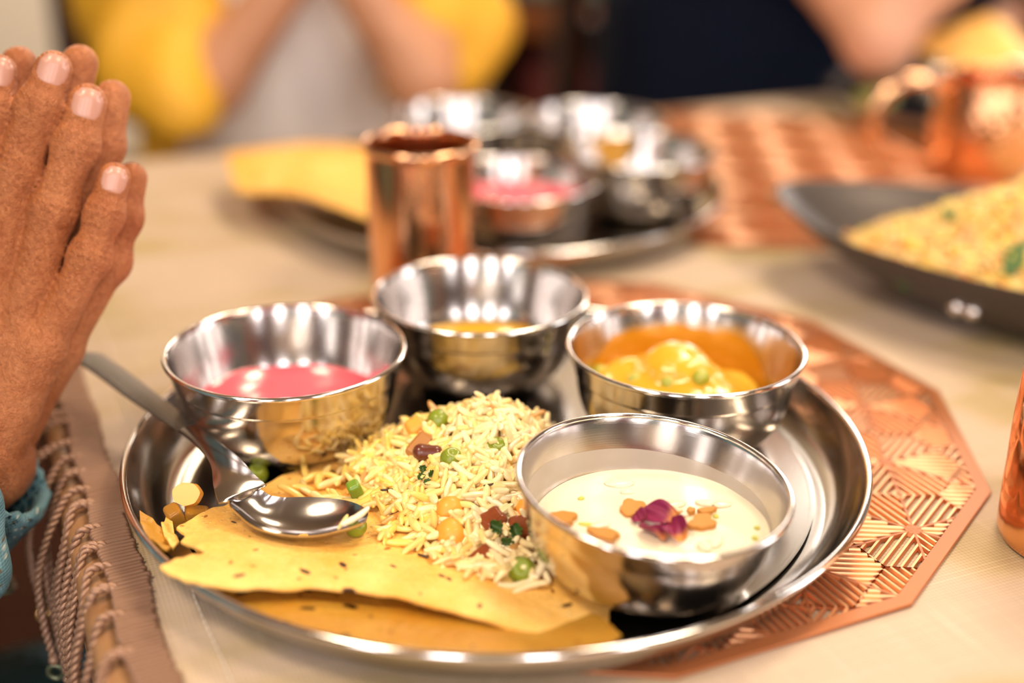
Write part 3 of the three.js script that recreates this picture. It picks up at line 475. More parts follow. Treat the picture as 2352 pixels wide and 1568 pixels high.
{ // vegetable curry: chunks under a thick sauce
  const sauceMat = phys({ color: rgb(0.80, 0.41, 0.028), roughness: 0.24, clearcoat: 0.5, clearcoatRoughness: 0.15, bumpMap: plaster, bumpScale: 0.002 });
  const filmMat = phys({ color: rgb(0.62, 0.27, 0.012), roughness: 0.2, metalness: 0.35, clearcoat: 0.5 });
  const c = thing('vegetable_curry', 'thick yellow vegetable curry with coated chunks and peas in the right bowl', 'curry');
  const lumps = [[0.077, 0.006, -0.0475, 0.0155], [0.0850, 0.001, -0.040, 0.0150], [0.058, -0.002, -0.053, 0.0135], [0.049, -0.004, -0.047, 0.0105], [0.102, -0.004, -0.044, 0.0135], [0.094, -0.003, -0.028, 0.014], [0.064, -0.004, -0.036, 0.012], [0.078, -0.005, -0.022, 0.014], [0.108, -0.006, -0.030, 0.009], [0.052, -0.006, -0.025, 0.010], [0.070, -0.004, -0.062, 0.011]];
  const f = blend(lumps.map(([x, y, z, r]) => cone([x, y, z], [x + 0.001, y, z], r, r)), 0.007);
  const sauce = liquid(bowlC, -0.0035, 0.0009, 11, 0.001);
  mesh('sauce', sauce, sauceMat, c);
  mesh('chunks', nets((x, y, z) => Math.max(f(x, y, z) + 0.0022 * (fbm(x * 170, y * 170, z * 170 + 3, 3) - 0.5), Math.hypot(x - 0.0794, z + 0.0306) - innerR(clamp(y - FLOOR1, 0.003, 0.041)) + 0.0002), [0.035, -0.02, -0.08], [0.125, 0.027, 0.005], 0.0011), sauceMat, c);
  mesh('sauce_film', film(bowlC, -2.75, -0.32, 0.012, (t) => 0.0335 - 0.017 * Math.pow(Math.abs(t - 0.5) * 2, 3) + 0.003 * (vnoise(t * 14, 4) - 0.5), 0.0004), filmMat, c);
  const pea = phys({ color: rgb(0.42, 0.42, 0.035), roughness: 0.3, clearcoat: 0.5 });
  [[0.0868, 0.0128, -0.0305], [0.0655, 0.0045, -0.0270], [0.0535, 0.0035, -0.0345], [0.0735, 0.0085, -0.0335], [0.1115, 0.0015, -0.0345], [0.0455, 0.0035, -0.0545], [0.0600, 0.0060, -0.0410]].forEach(([x, y, z], i) => mesh('pea', blob(0.0043, 3, 0.05, 2, i).translate(x, y, z), pea, c));
}
const kheerY = 0.0062;
{ // rice pudding with its toppings
  const m = phys({ color: rgb(0.93, 0.81, 0.61), roughness: 0.2, clearcoat: 0.35, clearcoatRoughness: 0.12 });
  const k = tag(mesh('rice_pudding', liquid(bowlD, kheerY, 0.0004, 13, 0.0006), m), 'cream coloured rice pudding filling the tilted bowl', 'rice pudding');
  mesh('milk_film', film(bowlD, -Math.PI * 1.0, Math.PI * 0.05, 0.0200, (t) => 0.0275 + 0.0015 * (vnoise(t * 6, 8) - 0.5) + 0.003 * (1 - t)), phys({ color: rgb(0.64, 0.56, 0.47), roughness: 0.3, transparent: true, opacity: 0.5 }), k);
  const skin = phys({ color: rgb(0.57, 0.245, 0.045), roughness: 0.6, bumpMap: plaster, bumpScale: 0.004 }), flesh = phys({ color: rgb(0.86, 0.73, 0.5), roughness: 0.45 });
  function almond(label, x, z, l, w, turn, tilt = 0.1, pale = false) {
    const s = new THREE.Shape(); for (let i = 0; i < 26; i++) { const a = i / 26 * 6.283, r = 1 + 0.16 * Math.cos(3 * a + x * 900) + 0.12 * Math.sin(5 * a + z * 700); const p = [Math.cos(a) * l * r, Math.sin(a) * w * r]; i ? s.lineTo(...p) : s.moveTo(...p); }
    const o = thing('almond_piece', label, 'almond', [x, kheerY - 0.0002, z], turn, 'almond pieces on the rice pudding'); o.rotation.x = tilt; o.rotation.z = tilt * 0.6; o.rotation.order = 'YXZ'; o.scale.setScalar(0.88);
    const mk = (d, y, sc) => { const g = new THREE.ExtrudeGeometry(s, { depth: d, bevelEnabled: true, bevelThickness: 0.0004, bevelSize: 0.0005, bevelSegments: 2 }); g.rotateX(-Math.PI / 2); g.scale(sc, 1, sc); g.translate(0, y, 0); return boxUV(g); };
    if (pale) { mesh('skin', mk(0.0012, 0.0001, 1.0), skin, o); mesh('flesh', mk(0.0006, 0.0014, 0.92), flesh, o); } else { mesh('flesh', mk(0.0006, 0.0001, 0.95), flesh, o); mesh('skin', displace(mk(0.0016, 0.0010, 1.0), (x, y, z) => 0.0006 * (fbm(x * 400 + 20, y * 200, z * 400 + 20, 3) - 0.5)), skin, o); }
    return o;
  }
  almond('largest brown almond piece, just left of the rose petals', 0.0498, 0.0706, 0.0050, 0.0040, 0.2, 0.22);
  almond('almond piece showing its white cut face, right behind the rose petals', 0.0631, 0.0705, 0.0044, 0.0028, -0.1, -0.35, true);
  almond('brown almond piece right of the rose petals', 0.0734, 0.0800, 0.0048, 0.0038, 0.5, 0.15);
  almond('brown almond piece at the left edge of the rice pudding', 0.0248, 0.0781, 0.0048, 0.0034, -0.5, 0.2);
  almond('narrow brown almond piece near the front left rim of the pudding', 0.0385, 0.0887, 0.0058, 0.0028, -0.55, 0.12);
  almond('small curved almond sliver behind the right almond piece', 0.0761, 0.0722, 0.0032, 0.0012, 0.2, 0.1);
  almond('tiny almond crumb between the white cut almond and the sliver', 0.0705, 0.0722, 0.0013, 0.0012, 0.2, 0.1);
  const nut = phys({ color: rgb(0.85, 0.74, 0.55), roughness: 0.25 });
  const flake = (label, x, z, a, b, turn) => { const o = solo('nut_flake', blob(1, 3, 0.3, 1.6, x * 1000, [a, 0.0011, b]), nut, label, 'nut', [x, kheerY + 0.0003, z], 'pale nut flakes on the rice pudding'); o.rotation.y = turn; };
  flake('ring shaped pale nut flake at the back of the pudding', 0.0464, 0.0506, 0.0052, 0.0034, 0.1); flake('small pale nut flake in front of the rearmost one', 0.0487, 0.0574, 0.0026, 0.0016, 0.1);
  flake('pale nut flake just behind the white cut almond', 0.0640, 0.0665, 0.0060, 0.0022, 0.3); flake('pale nut flake at the back right, left of its twin', 0.0763, 0.0648, 0.0035, 0.0018, -0.3); flake('pale nut flake furthest right at the back', 0.0826, 0.0656, 0.0034, 0.0020, 0.2);
  flake('pale nut flake in front of the right almond', 0.0762, 0.0919, 0.0040, 0.0028, 0.8); flake('pale nut flake beside the front right one', 0.0725, 0.0945, 0.0026, 0.0034, 0.2); flake('pale nut flake left, behind the narrow almond', 0.0372, 0.0815, 0.0045, 0.0020, 0.5); flake('pale nut flake touching the right of the white cut almond', 0.0685, 0.0728, 0.0034, 0.0013, 0.6);
  const pist = phys({ color: rgb(0.55, 0.55, 0.10), roughness: 0.5 });
  const pi = (label, x, z, a, b, turn) => { const o = solo('pistachio_sliver', blob(1, 2, 0.35, 1.5, x * 777, [a, 0.0007, b]), pist, label, 'pistachio', [x, kheerY + 0.0004, z], 'pistachio slivers on the rice pudding'); o.rotation.y = turn; };
  pi('pale green pistachio sliver between the two left almonds', 0.0333, 0.0812, 0.0042, 0.0013, -0.3); pi('green pistachio crumb near the right rim, nearer the front', 0.0908, 0.0885, 0.0011, 0.0013, 0); pi('green pistachio crumb near the right rim, further back', 0.0927, 0.0818, 0.0010, 0.0010, 0.4); pi('green pistachio crumb at the back left of the pudding', 0.0315, 0.0626, 0.0012, 0.0009, 0.4); pi('green pistachio crumb beside the curved almond sliver', 0.0792, 0.0742, 0.0011, 0.0009, 0.1);
  // dried rose petals: curled sheets
  const petalMat = phys({ vertexColors: true, roughness: 0.55, side: THREE.DoubleSide, sheen: 0.5, sheenColor: rgb(0.8, 0.1, 0.3) });
  function petal(label, pos, l, w, curl, rot, tip) {
    let g = grid(26, 20, (u, v) => { const a = (u - 0.5) * curl, ww = w * Math.pow(Math.sin(Math.PI * (0.12 + 0.80 * v)), 0.6) * (1 + 0.10 * Math.sin(u * 19) * v), r = ww / Math.max(curl, 0.3); return [Math.sin(a) * r * 2, (1 - Math.cos(a)) * r * 2 + 0.0022 * Math.sin(v * 2.4) + 0.0004 * Math.sin(u * 17 + v * 9), (v - 0.5) * l, u, v]; });
    g = colorize(g, (x, y, z) => { const v = z / l + 0.5, t = smooth(0.66, 1, v + 0.2 * (fbm(x * 500, z * 500, 3, 2) - 0.5)); return [lerp(0.22, 0.80, t * tip), lerp(0.0035, 0.34, t * tip), lerp(0.055, 0.05, t * tip)]; });
    const o = solo('rose_petal', g, petalMat, label, 'petal', pos, 'dried rose petals on the rice pudding'); o.rotation.set(...rot);
  }
  petal('dark magenta rose petal arching behind the other petals', [0.0585, kheerY + 0.0006, 0.0772], 0.0125, 0.0062, 1.9, [0.25, 1.25, 0.1], 0.75);
  petal('curled crimson rose petal with an orange base, right front of the three', [0.0635, kheerY + 0.0008, 0.0866], 0.0130, 0.0058, 2.6, [0.15, 0.35, 0.25], 1);
  petal('narrow folded rose petal at the left front of the three', [0.0545, kheerY + 0.0007, 0.0885], 0.0110, 0.0042, 2.2, [0.1, 0.62, -0.5], 0.55);
  petal('tiny dark rose petal scrap left of the arching petal', [0.0518, kheerY + 0.0006, 0.0765], 0.0050, 0.0035, 1.8, [0.3, 0.9, 0.4], 0.1);
}
// ---------------------------------------------------------------- papad, spoon, shards and scattered vegetables
const upperCtrl = [[-0.1108, 0.1048, 0.0034], [-0.11, 0.0983, 0.0018], [-0.1062, 0.0929, 0], [-0.1017, 0.088, -0.002], [-0.1129, 0.0778, -0.004], [-0.1162, 0.0669, -0.005], [-0.1138, 0.0609, -0.006], [-0.1008, 0.0398, -0.0088], [-0.0908, 0.0208, -0.011], [-0.0757, 0.005, -0.0122], [-0.0592, -0.0073, -0.0125], [-0.0269, -0.02, -0.0125], [0.0105, -0.0128, -0.0125], [0.0264, 0.0635, -0.0122], [0.0378, 0.0896, -0.0122], [0.0406, 0.1047, -0.0120], [0.0384, 0.1167, -0.0116], [0.0329, 0.1235, -0.0110], [0.0242, 0.1255, -0.0098], [0.01, 0.1221, -0.0088], [-0.0044, 0.1175, -0.0076], [-0.0191, 0.1127, -0.0064], [-0.0341, 0.108, -0.0052], [-0.0489, 0.1067, -0.004], [-0.0635, 0.1071, -0.003], [-0.0826, 0.1133, 0.0006], [-0.1013, 0.1131, 0.0028], [-0.1079, 0.1095, 0.0034], [-0.05, 0.06, -0.0095], [-0.02, 0.075, -0.0100], [-0.08, 0.06, -0.0085], [0.02, 0.09, -0.0112], [0, 0.03, -0.0125], [-0.04, 0.02, -0.0122]];
const papadH0 = heights(upperCtrl);
const papadH = (x, z) => papadH0(x, z) + 0.0011 * (fbm(x * 55, z * 55, 2, 3) - 0.5);
{
  const p = thing('papad', 'large folded golden papad with dark specks lying across the near thali under the spoon', 'papad');
  const up = [[-0.1118, 0.1048], [-0.11, 0.0983], [-0.1062, 0.0929], [-0.1017, 0.088], [-0.1073, 0.0828], [-0.1129, 0.0778], [-0.1118, 0.0740], [-0.1132, 0.0707], [-0.1162, 0.0669], [-0.1138, 0.0609], [-0.1008, 0.0398], [-0.0908, 0.0208], [-0.0757, 0.005], [-0.0592, -0.0073], [-0.0269, -0.02], [0.0105, -0.0128], [0.0264, 0.0635], [0.0378, 0.0896], [0.0406, 0.1047], [0.0384, 0.1167], [0.0329, 0.1235], [0.0242, 0.1255], [0.01, 0.1221], [-0.0044, 0.1175], [-0.0191, 0.1127], [-0.0341, 0.108], [-0.0489, 0.1067], [-0.0635, 0.1071], [-0.0826, 0.1133], [-0.1013, 0.1131], [-0.1079, 0.1095]];
  mesh('upper_leaf', sheet(up, papadH, 0.0011, 40, 420, 3), M.papad, p);
  // the lower leaf follows the plate's floor and front wall
  const wall = [[0.1268, 0.0014], [0.1315, 0.0011], [0.1352, 0.0018], [0.1394, 0.0041], [0.1432, 0.0083], [0.1458, 0.0130], [0.1472, 0.0168]], wallH = (r) => { for (let i = 1; i < wall.length; i++) if (r < wall[i][0]) return lerp(wall[i - 1][1], wall[i][1], clamp((r - wall[i - 1][0]) / (wall[i][0] - wall[i - 1][0]))); return 0.0168; };
  const lowH = (x, z) => { const r = Math.hypot(x, z); return Math.max(FLOOR1 + 0.0014 + 0.0065 * smooth(0.095, 0.142, r) + 0.0010 * (fbm(x * 60, z * 60, 9, 3) - 0.5), PLATEY + wallH(r) + 0.0014); };
  const low = []; for (let i = 0; i <= 30; i++) { const a = lerp(2.46, 1.245, i / 30), r = 0.1438 - 0.002 * vnoise(i * 0.7, 5) - (i > 27 ? (i - 27) * 0.003 : 0); low.push([r * Math.cos(a), r * Math.sin(a)]); }
  for (let i = 0; i <= 12; i++) { const a = lerp(1.3, 2.42, i / 12); low.push([0.094 * Math.cos(a), 0.094 * Math.sin(a)]); }
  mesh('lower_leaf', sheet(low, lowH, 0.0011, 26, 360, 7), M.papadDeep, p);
}
{
  const H = (ctrl) => { const f = heights(ctrl); return (x, z) => f(x, z) + 0.0006 * (fbm(x * 90, z * 90, 5, 2) - 0.5); };
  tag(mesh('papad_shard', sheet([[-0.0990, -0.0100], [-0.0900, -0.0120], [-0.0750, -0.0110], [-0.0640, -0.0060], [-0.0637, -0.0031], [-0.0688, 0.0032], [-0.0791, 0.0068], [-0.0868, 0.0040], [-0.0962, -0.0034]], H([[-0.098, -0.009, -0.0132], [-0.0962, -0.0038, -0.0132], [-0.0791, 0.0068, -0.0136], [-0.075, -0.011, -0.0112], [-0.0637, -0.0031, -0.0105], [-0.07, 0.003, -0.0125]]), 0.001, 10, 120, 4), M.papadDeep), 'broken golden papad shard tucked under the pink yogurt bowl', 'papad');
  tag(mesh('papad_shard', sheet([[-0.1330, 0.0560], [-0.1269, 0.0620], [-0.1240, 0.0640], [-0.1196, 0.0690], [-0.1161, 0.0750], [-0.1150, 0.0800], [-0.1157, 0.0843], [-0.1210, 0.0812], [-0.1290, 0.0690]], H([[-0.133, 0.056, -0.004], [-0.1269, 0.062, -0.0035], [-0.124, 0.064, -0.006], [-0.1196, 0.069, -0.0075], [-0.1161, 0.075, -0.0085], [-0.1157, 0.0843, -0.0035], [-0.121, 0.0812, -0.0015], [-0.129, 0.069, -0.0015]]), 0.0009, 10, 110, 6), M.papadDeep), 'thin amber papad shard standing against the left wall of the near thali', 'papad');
  tag(mesh('papad_shard', sheet([[-0.1240, 0.0540], [-0.1205, 0.0580], [-0.1184, 0.0644], [-0.1150, 0.0706], [-0.1142, 0.0760], [-0.1152, 0.0792], [-0.1180, 0.0755], [-0.1226, 0.0651]], H([[-0.123, 0.0552, -0.008], [-0.1184, 0.0644, -0.009], [-0.115, 0.0706, -0.0085], [-0.1146, 0.079, -0.0058], [-0.1176, 0.0755, -0.004], [-0.1226, 0.0651, -0.004]]), 0.0009, 8, 90, 8), M.papad), 'pale narrow papad splinter beside the carrots at the left of the near thali', 'papad');
}
{ // spoon
  const s = thing('spoon', 'steel spoon with an engraved handle, resting on the papad and the thali rim', 'spoon');
  const axis = new THREE.CatmullRomCurve3([[-0.0470, 0.0012, 0.0692], [-0.0580, 0.0002, 0.0668], [-0.0700, -0.0002, 0.0660], [-0.0820, 0.0002, 0.0645], [-0.0905, 0.0026, 0.0605], [-0.0968, 0.0062, 0.0530], [-0.1035, 0.0078, 0.0395], [-0.1160, 0.0074, 0.0210], [-0.1322, 0.0064, 0.0010], [-0.1496, 0.0066, -0.0185], [-0.1661, 0.0096, -0.0340], [-0.1836, 0.0130, -0.0490]].map((p) => V(...p)), false, 'catmullrom', 0.5);
  const L = axis.getLength(), BL = 0.049 / L;
  const hw = (t) => { if (t < BL) { const q = t / BL; return Math.max(0.0003, 0.0138 * Math.pow(Math.sin(Math.PI * Math.pow(0.02 + 0.93 * q, 0.86)), 0.62) * (1 - 0.02 * q) + 0.0022 * smooth(0.85, 1, q)); } const q = (t - BL) / (1 - BL), e = 1 - t; return (0.0072 * Math.pow(1 - q, 6) + lerp(0.0030, 0.0060, smooth(0.12, 0.85, q))) * (e < 0.03 ? Math.sqrt(clamp(1 - (1 - e / 0.03) ** 2)) : 1); };
  const dep = (t) => { const q = clamp(t / BL); return t < BL ? 0.0074 * Math.pow(Math.sin(Math.PI * clamp(0.04 + 0.92 * q)), 0.8) : -0.0005; };
  const P = (u, t, off) => { const tt = clamp(t, 0, 1), p = axis.getPointAt(tt), d = axis.getTangentAt(tt), side = V(0, 1, 0).cross(d).normalize(), n = d.clone().cross(side).normalize(), x = (u - 0.5) * 2; p.addScaledVector(side, x * hw(tt)).addScaledVector(n, -dep(tt) * (1 - Math.pow(Math.abs(x), 2.1)) + off * (tt > BL ? 1 - 0.6 * x * x : 1)); return [p.x, p.y, p.z, (u - 0.5) * 2 * hw(tt), tt * L]; };
  const th = (t) => lerp(0.0007, 0.0013, smooth(BL * 0.8, BL * 1.2, t));
  const strip = (t0, t1, n) => { const f = (fn, k) => grid(28, k, fn), T = (v) => lerp(t0, t1, v); return [fixUp(f((u, v) => P(u, T(v), th(T(v)) / 2), n), 1), fixUp(f((u, v) => P(u, T(v), -th(T(v)) / 2), n), -1), grid(4, n, (u, v) => P(0, T(v), lerp(-0.5, 0.5, u) * th(T(v)))), grid(4, n, (u, v) => P(1, T(v), lerp(0.5, -0.5, u) * th(T(v)))), grid(28, 1, (u, v) => P(u, t0, lerp(0.5, -0.5, v) * th(t0))), grid(28, 1, (u, v) => P(u, t1, lerp(-0.5, 0.5, v) * th(t1)))]; };
  mesh('spoon_bowl', strip(0.0005, 0.56, 150), M.spoon, s);
  mesh('engraved_handle', strip(0.56, 0.9995, 90), M.spoonHandle, s);
}
const peaMat = phys({ color: rgb(0.215, 0.265, 0.014), roughness: 0.36, clearcoat: 0.3, clearcoatRoughness: 0.25 });
const carrotMat = phys({ color: rgb(0.93, 0.40, 0.03), roughness: 0.35, clearcoat: 0.4, bumpMap: plaster, bumpScale: 0.003 });
const redMat = phys({ color: rgb(0.62, 0.12, 0.022), roughness: 0.38, clearcoat: 0.5, bumpMap: plaster, bumpScale: 0.004 });
const orangeMat = phys({ color: rgb(0.84, 0.33, 0.035), roughness: 0.48, clearcoat: 0.12 });
const beanMat = phys({ color: rgb(0.12, 0.022, 0.008), roughness: 0.32, clearcoat: 0.4 });
const friedMat = phys({ color: rgb(0.42, 0.17, 0.035), roughness: 0.4, clearcoat: 0.4 });
const leafMat = phys({ color: rgb(0.04, 0.085, 0.008), roughness: 0.5, side: THREE.DoubleSide });
function pea(label, x, y, z, r = 0.0042, dent = [0, 1, 0], group = 'green peas in the rice') {
  const d = V(...dent).normalize(); let g = blob(r, 4, 0.03, 1.6, x * 991);
  g = displace(g, (a, b, c) => { const k = (a * d.x + b * d.y + c * d.z) / r; return -0.0011 * smooth(0.86, 0.99, k) + 0.00035 * smooth(0.70, 0.84, k) * (1 - smooth(0.86, 0.92, k)); });
  return solo('green_pea', g, peaMat, label, 'pea', [x, y, z], group);
}
function dice(name, label, cat, x, y, z, s, mat, rot, group, seed = 1) { const g = displace(new RoundedBoxGeometry(...s, 5, Math.min(...s) * 0.28), (a, b, c) => 0.0009 * (fbm(a * 260, b * 260, c * 260 + seed, 3) - 0.5)); const o = solo(name, g, mat, label, cat, [x, y, z], group); o.rotation.set(...rot); return o; }
pea('yellow green pea on the thali floor beside the spoon neck', -0.0970, FLOOR1 + 0.0036, 0.0140, 0.0044, [0.1, 1, 0.4], 'peas under the pink bowl'); pea('dark green pea half under the pink yogurt bowl, behind the other pea', -0.0985, FLOOR1 + 0.0034, 0.0045, 0.0036, [0, 1, 0], 'peas under the pink bowl');
{ const g = displace(new THREE.CylinderGeometry(0.0053, 0.0056, 0.0032, 40, 3), () => 0), p = g.attributes.position; for (let k = 0; k < p.count; k++) { const a = Math.atan2(p.getZ(k), p.getX(k)), w = 1 - 0.06 * Math.abs(Math.sin(3.5 * a)) + 0.05 * Math.sin(2 * a + 1); p.setXYZ(k, p.getX(k) * w, p.getY(k) + 0.0004 * Math.sin(a * 2), p.getZ(k) * w * 0.9); } g.computeVertexNormals(); boxUV(g); const o = solo('carrot_piece', toCreasedNormals(g, 0.7), carrotMat, 'upright orange carrot disc standing on top of the carrots left of the papad', 'carrot', [-0.1173, -0.0030, 0.0460], 'carrot pieces left of the papad'); o.rotation.set(0.95, 0.1, 0.1); }
dice('carrot_piece', 'orange carrot piece lying under the others, at the left beside the splinter', 'carrot', -0.1215, -0.0100, 0.0505, [0.0060, 0.0085, 0.0080], carrotMat, [0.1, 0.5, 0.3], 'carrot pieces left of the papad', 3);
dice('carrot_piece', 'orange carrot piece lying below the upright disc, touching the papad', 'carrot', -0.1138, -0.0108, 0.0485, [0.0092, 0.0065, 0.0070], carrotMat, [0.1, 0.2, -0.2], 'carrot pieces left of the papad', 4);
// ---------------------------------------------------------------- rice
const gs = (a, b) => Math.exp(-(a * a + b * b));
const riceH = (x, z) => -0.0135 + 0.0275 * gs((x + 0.009) / 0.033, (z - 0.012) / 0.031) + 0.0065 * gs((x + 0.043) / 0.021, (z - 0.018) / 0.024) + 0.0075 * gs((x - 0.012) / 0.020, (z - 0.018) / 0.022) + 0.0105 * gs((x - 0.001) / 0.027, (z - 0.052) / 0.025) + 0.0060 * gs((x - 0.007) / 0.016, (z - 0.089) / 0.012) + 0.0050 * gs((x + 0.028) / 0.022, (z - 0.052) / 0.018);
const grainShape = (bend, len, r, seed) => { const R = rng(seed), k = R() * 6.28; let g = new THREE.CapsuleGeometry(r, len - 2 * r, 3, 7, 6); const p = g.attributes.position; for (let i = 0; i < p.count; i++) { const t = p.getY(i) / (len / 2), w = 1 - 0.42 * t * t * Math.abs(t) + 0.05 * Math.sin(t * 9 + k); p.setXYZ(i, p.getX(i) * w + bend * (t * t - 0.4), p.getY(i), p.getZ(i) * w * 0.9); } g.computeVertexNormals(); return g; };
const GRAINS = [grainShape(0.0006, 0.0096, 0.00108, 1), grainShape(0.0008, 0.0106, 0.00104, 2), grainShape(0.0002, 0.0086, 0.00112, 3), grainShape(0.0012, 0.0102, 0.00100, 4), grainShape(-0.0004, 0.0070, 0.00114, 5)].map((g) => { const n = g.toNonIndexed(); n.deleteAttribute('uv'); return n; });
function scatter(list) {                                             // list of { pos, quat, scale, kind, color } merged into one coloured geometry
  let total = 0; for (const o of list) total += GRAINS[o.kind].attributes.position.count;
  const P = new Float32Array(total * 3), N = new Float32Array(total * 3), C = new Float32Array(total * 3), v = V(0, 0, 0); let k = 0;
  for (const o of list) { const g = GRAINS[o.kind], a = g.attributes.position, b = g.attributes.normal; for (let i = 0; i < a.count; i++, k += 3) { v.fromBufferAttribute(a, i).multiplyScalar(o.scale).applyQuaternion(o.quat).add(o.pos); P[k] = v.x; P[k + 1] = v.y; P[k + 2] = v.z; v.fromBufferAttribute(b, i).applyQuaternion(o.quat); N[k] = v.x; N[k + 1] = v.y; N[k + 2] = v.z; C[k] = o.color[0]; C[k + 1] = o.color[1]; C[k + 2] = o.color[2]; } }
  const g = new THREE.BufferGeometry(); g.setAttribute('position', new THREE.BufferAttribute(P, 3)); g.setAttribute('normal', new THREE.BufferAttribute(N, 3)); g.setAttribute('color', new THREE.BufferAttribute(C, 3)); return g;
}
const riceMat = phys({ vertexColors: true, roughness: 0.32, clearcoat: 0.5, clearcoatRoughness: 0.22, sheen: 0.2, sheenColor: rgb(1, 0.9, 0.6) });
const riceColor = (x, R) => { const w = smooth(-0.045, 0.02, x) * 0.55 + R() * 0.6, t = clamp(w - 0.12), d = 0.93 + 0.1 * R(); if (R() < 0.018) return [0.60, 0.28, 0.06]; return [lerp(0.91, 0.90, t) * d, lerp(0.60, 0.765, t) * d, lerp(0.115, 0.49, t) * d]; };
const flat = (R, slope, up = 0.45) => { const q = new THREE.Quaternion().setFromUnitVectors(V(0, 1, 0), V(Math.cos(slope.yaw), 0, Math.sin(slope.yaw)).normalize()); const nq = new THREE.Quaternion().setFromUnitVectors(V(0, 1, 0), slope.n), roll = new THREE.Quaternion().setFromAxisAngle(V(0, 1, 0), R() * 6.28), tip = new THREE.Quaternion().setFromAxisAngle(V(-Math.sin(slope.yaw), 0, Math.cos(slope.yaw)), (R() - 0.5) * 2 * up); return nq.multiply(tip).multiply(q).multiply(roll); };
{
  const R = rng(77), list = [], base = (x, z) => Math.max(Math.hypot(x, z) < 0.135 ? papadH(x, z) : -1, FLOOR1);
  const inBowlD = (x, z, y) => Math.hypot(x - 0.0540, z - 0.0808) < 0.033 + 0.020 * smooth(-0.014, 0.012, y);
  const inBowl = (x, z, y) => inBowlD(x, z, y) || Math.hypot(x + 0.0895, z + 0.0235) < 0.032 + 0.017 * smooth(-0.014, 0.006, y) || Math.hypot(x - 0.0794, z + 0.0306) < 0.032 + 0.017 * smooth(-0.014, 0.006, y) || Math.hypot(x + 0.0096, z + 0.0903) < 0.032 + 0.017 * smooth(-0.014, 0.006, y);
  const put = (x, z, up, lift) => {
    const e = 0.002, top = Math.max(riceH(x, z), base(x, z) + 0.0009), n = V(riceH(x - e, z) - riceH(x + e, z), 2 * e, riceH(x, z - e) - riceH(x, z + e)).normalize(), y = top + lift;
    if (inBowl(x, z, y) || (y < 0.004 && Math.abs(z - 0.065) < 0.015 && x < -0.046 && x > -0.10)) return;
    if (top - base(x, z) < 0.003) n.set(0.05, 1, 0.02).normalize();
    list.push({ pos: V(x, y, z), quat: flat(R, { yaw: R() * 6.283, n }, up), scale: 1.22 + 0.34 * R(), kind: Math.floor(R() * 5), color: riceColor(x, R) });
  };
  let tries = 0; while (list.length < 1350 && tries++ < 30000) { const x = lerp(-0.078, 0.032, R()), z = lerp(-0.035, 0.104, R()), h = riceH(x, z) - Math.max(base(x, z), -0.0135); if (h < 0.0022) continue; if (h < 0.006 && R() > 0.5) continue; put(x, z, R() < 0.3 ? 1.1 : 0.45, -0.0010 + 0.0034 * R()); }
  // a loose fringe of grains on the papad to the left, front and under the pudding bowl
  for (let i = 0; i < 75; i++) { const a = R(), x = lerp(-0.080, -0.046, a), z = lerp(0.012, 0.042, R()) + 0.01 * a; if (R() < 0.25 + 0.6 * a) put(x, z, 0.3, 0.0006 + 0.0014 * R()); }
  for (let i = 0; i < 55; i++) { const t = R(), x = lerp(-0.042, 0.014, t) + 0.006 * (R() - 0.5), z = lerp(0.068, 0.101, t) + 0.010 * (R() - 0.5) - 0.006; put(x, z, 0.2, 0.0002 + 0.0012 * R()); }
  const rice = tag(mesh('rice', scatter(list), riceMat), 'heap of yellow and white spiced rice on the papad in the near thali', 'rice'); rice.userData.kind = 'stuff';
  // packed grains below the loose ones
  const core = grid(90, 90, (u, v) => { const x = lerp(-0.078, 0.034, u), z = lerp(-0.034, 0.106, v); return [x, Math.min(riceH(x, z) - 0.0019 + 0.0014 * (fbm(x * 500, z * 500, 4, 2) - 0.5), inBowl(x, z, 0) ? -0.0140 : 1), z, x, z]; });
  mesh('packed_rice', fixUp(core, 1), phys({ color: rgb(0.78, 0.52, 0.14), roughness: 0.5 }), rice).userData.kind = 'stuff';
  // single grains one could point to
  const grain = (label, x, y, z, yaw, tilt, kind, s, color) => { const o = solo('rice_grain', scatter([{ pos: V(0, 0, 0), quat: new THREE.Quaternion().setFromEuler(new THREE.Euler(0, yaw, Math.PI / 2 + tilt, 'YXZ')), scale: s, kind, color }]), riceMat, label, 'rice grain', [x, y, z], 'loose rice grains at the spoon'); return o; };
  grain('white rice grain lying across the tip of the spoon', -0.0502, 0.0032, 0.0716, 0.75, 0.16, 1, 1.25, [0.88, 0.78, 0.55]);
  grain('short yellow rice grain leaning on the near edge of the spoon tip', -0.0545, 0.0022, 0.0736, 1.0, 0.5, 2, 0.8, [0.86, 0.62, 0.22]);
}
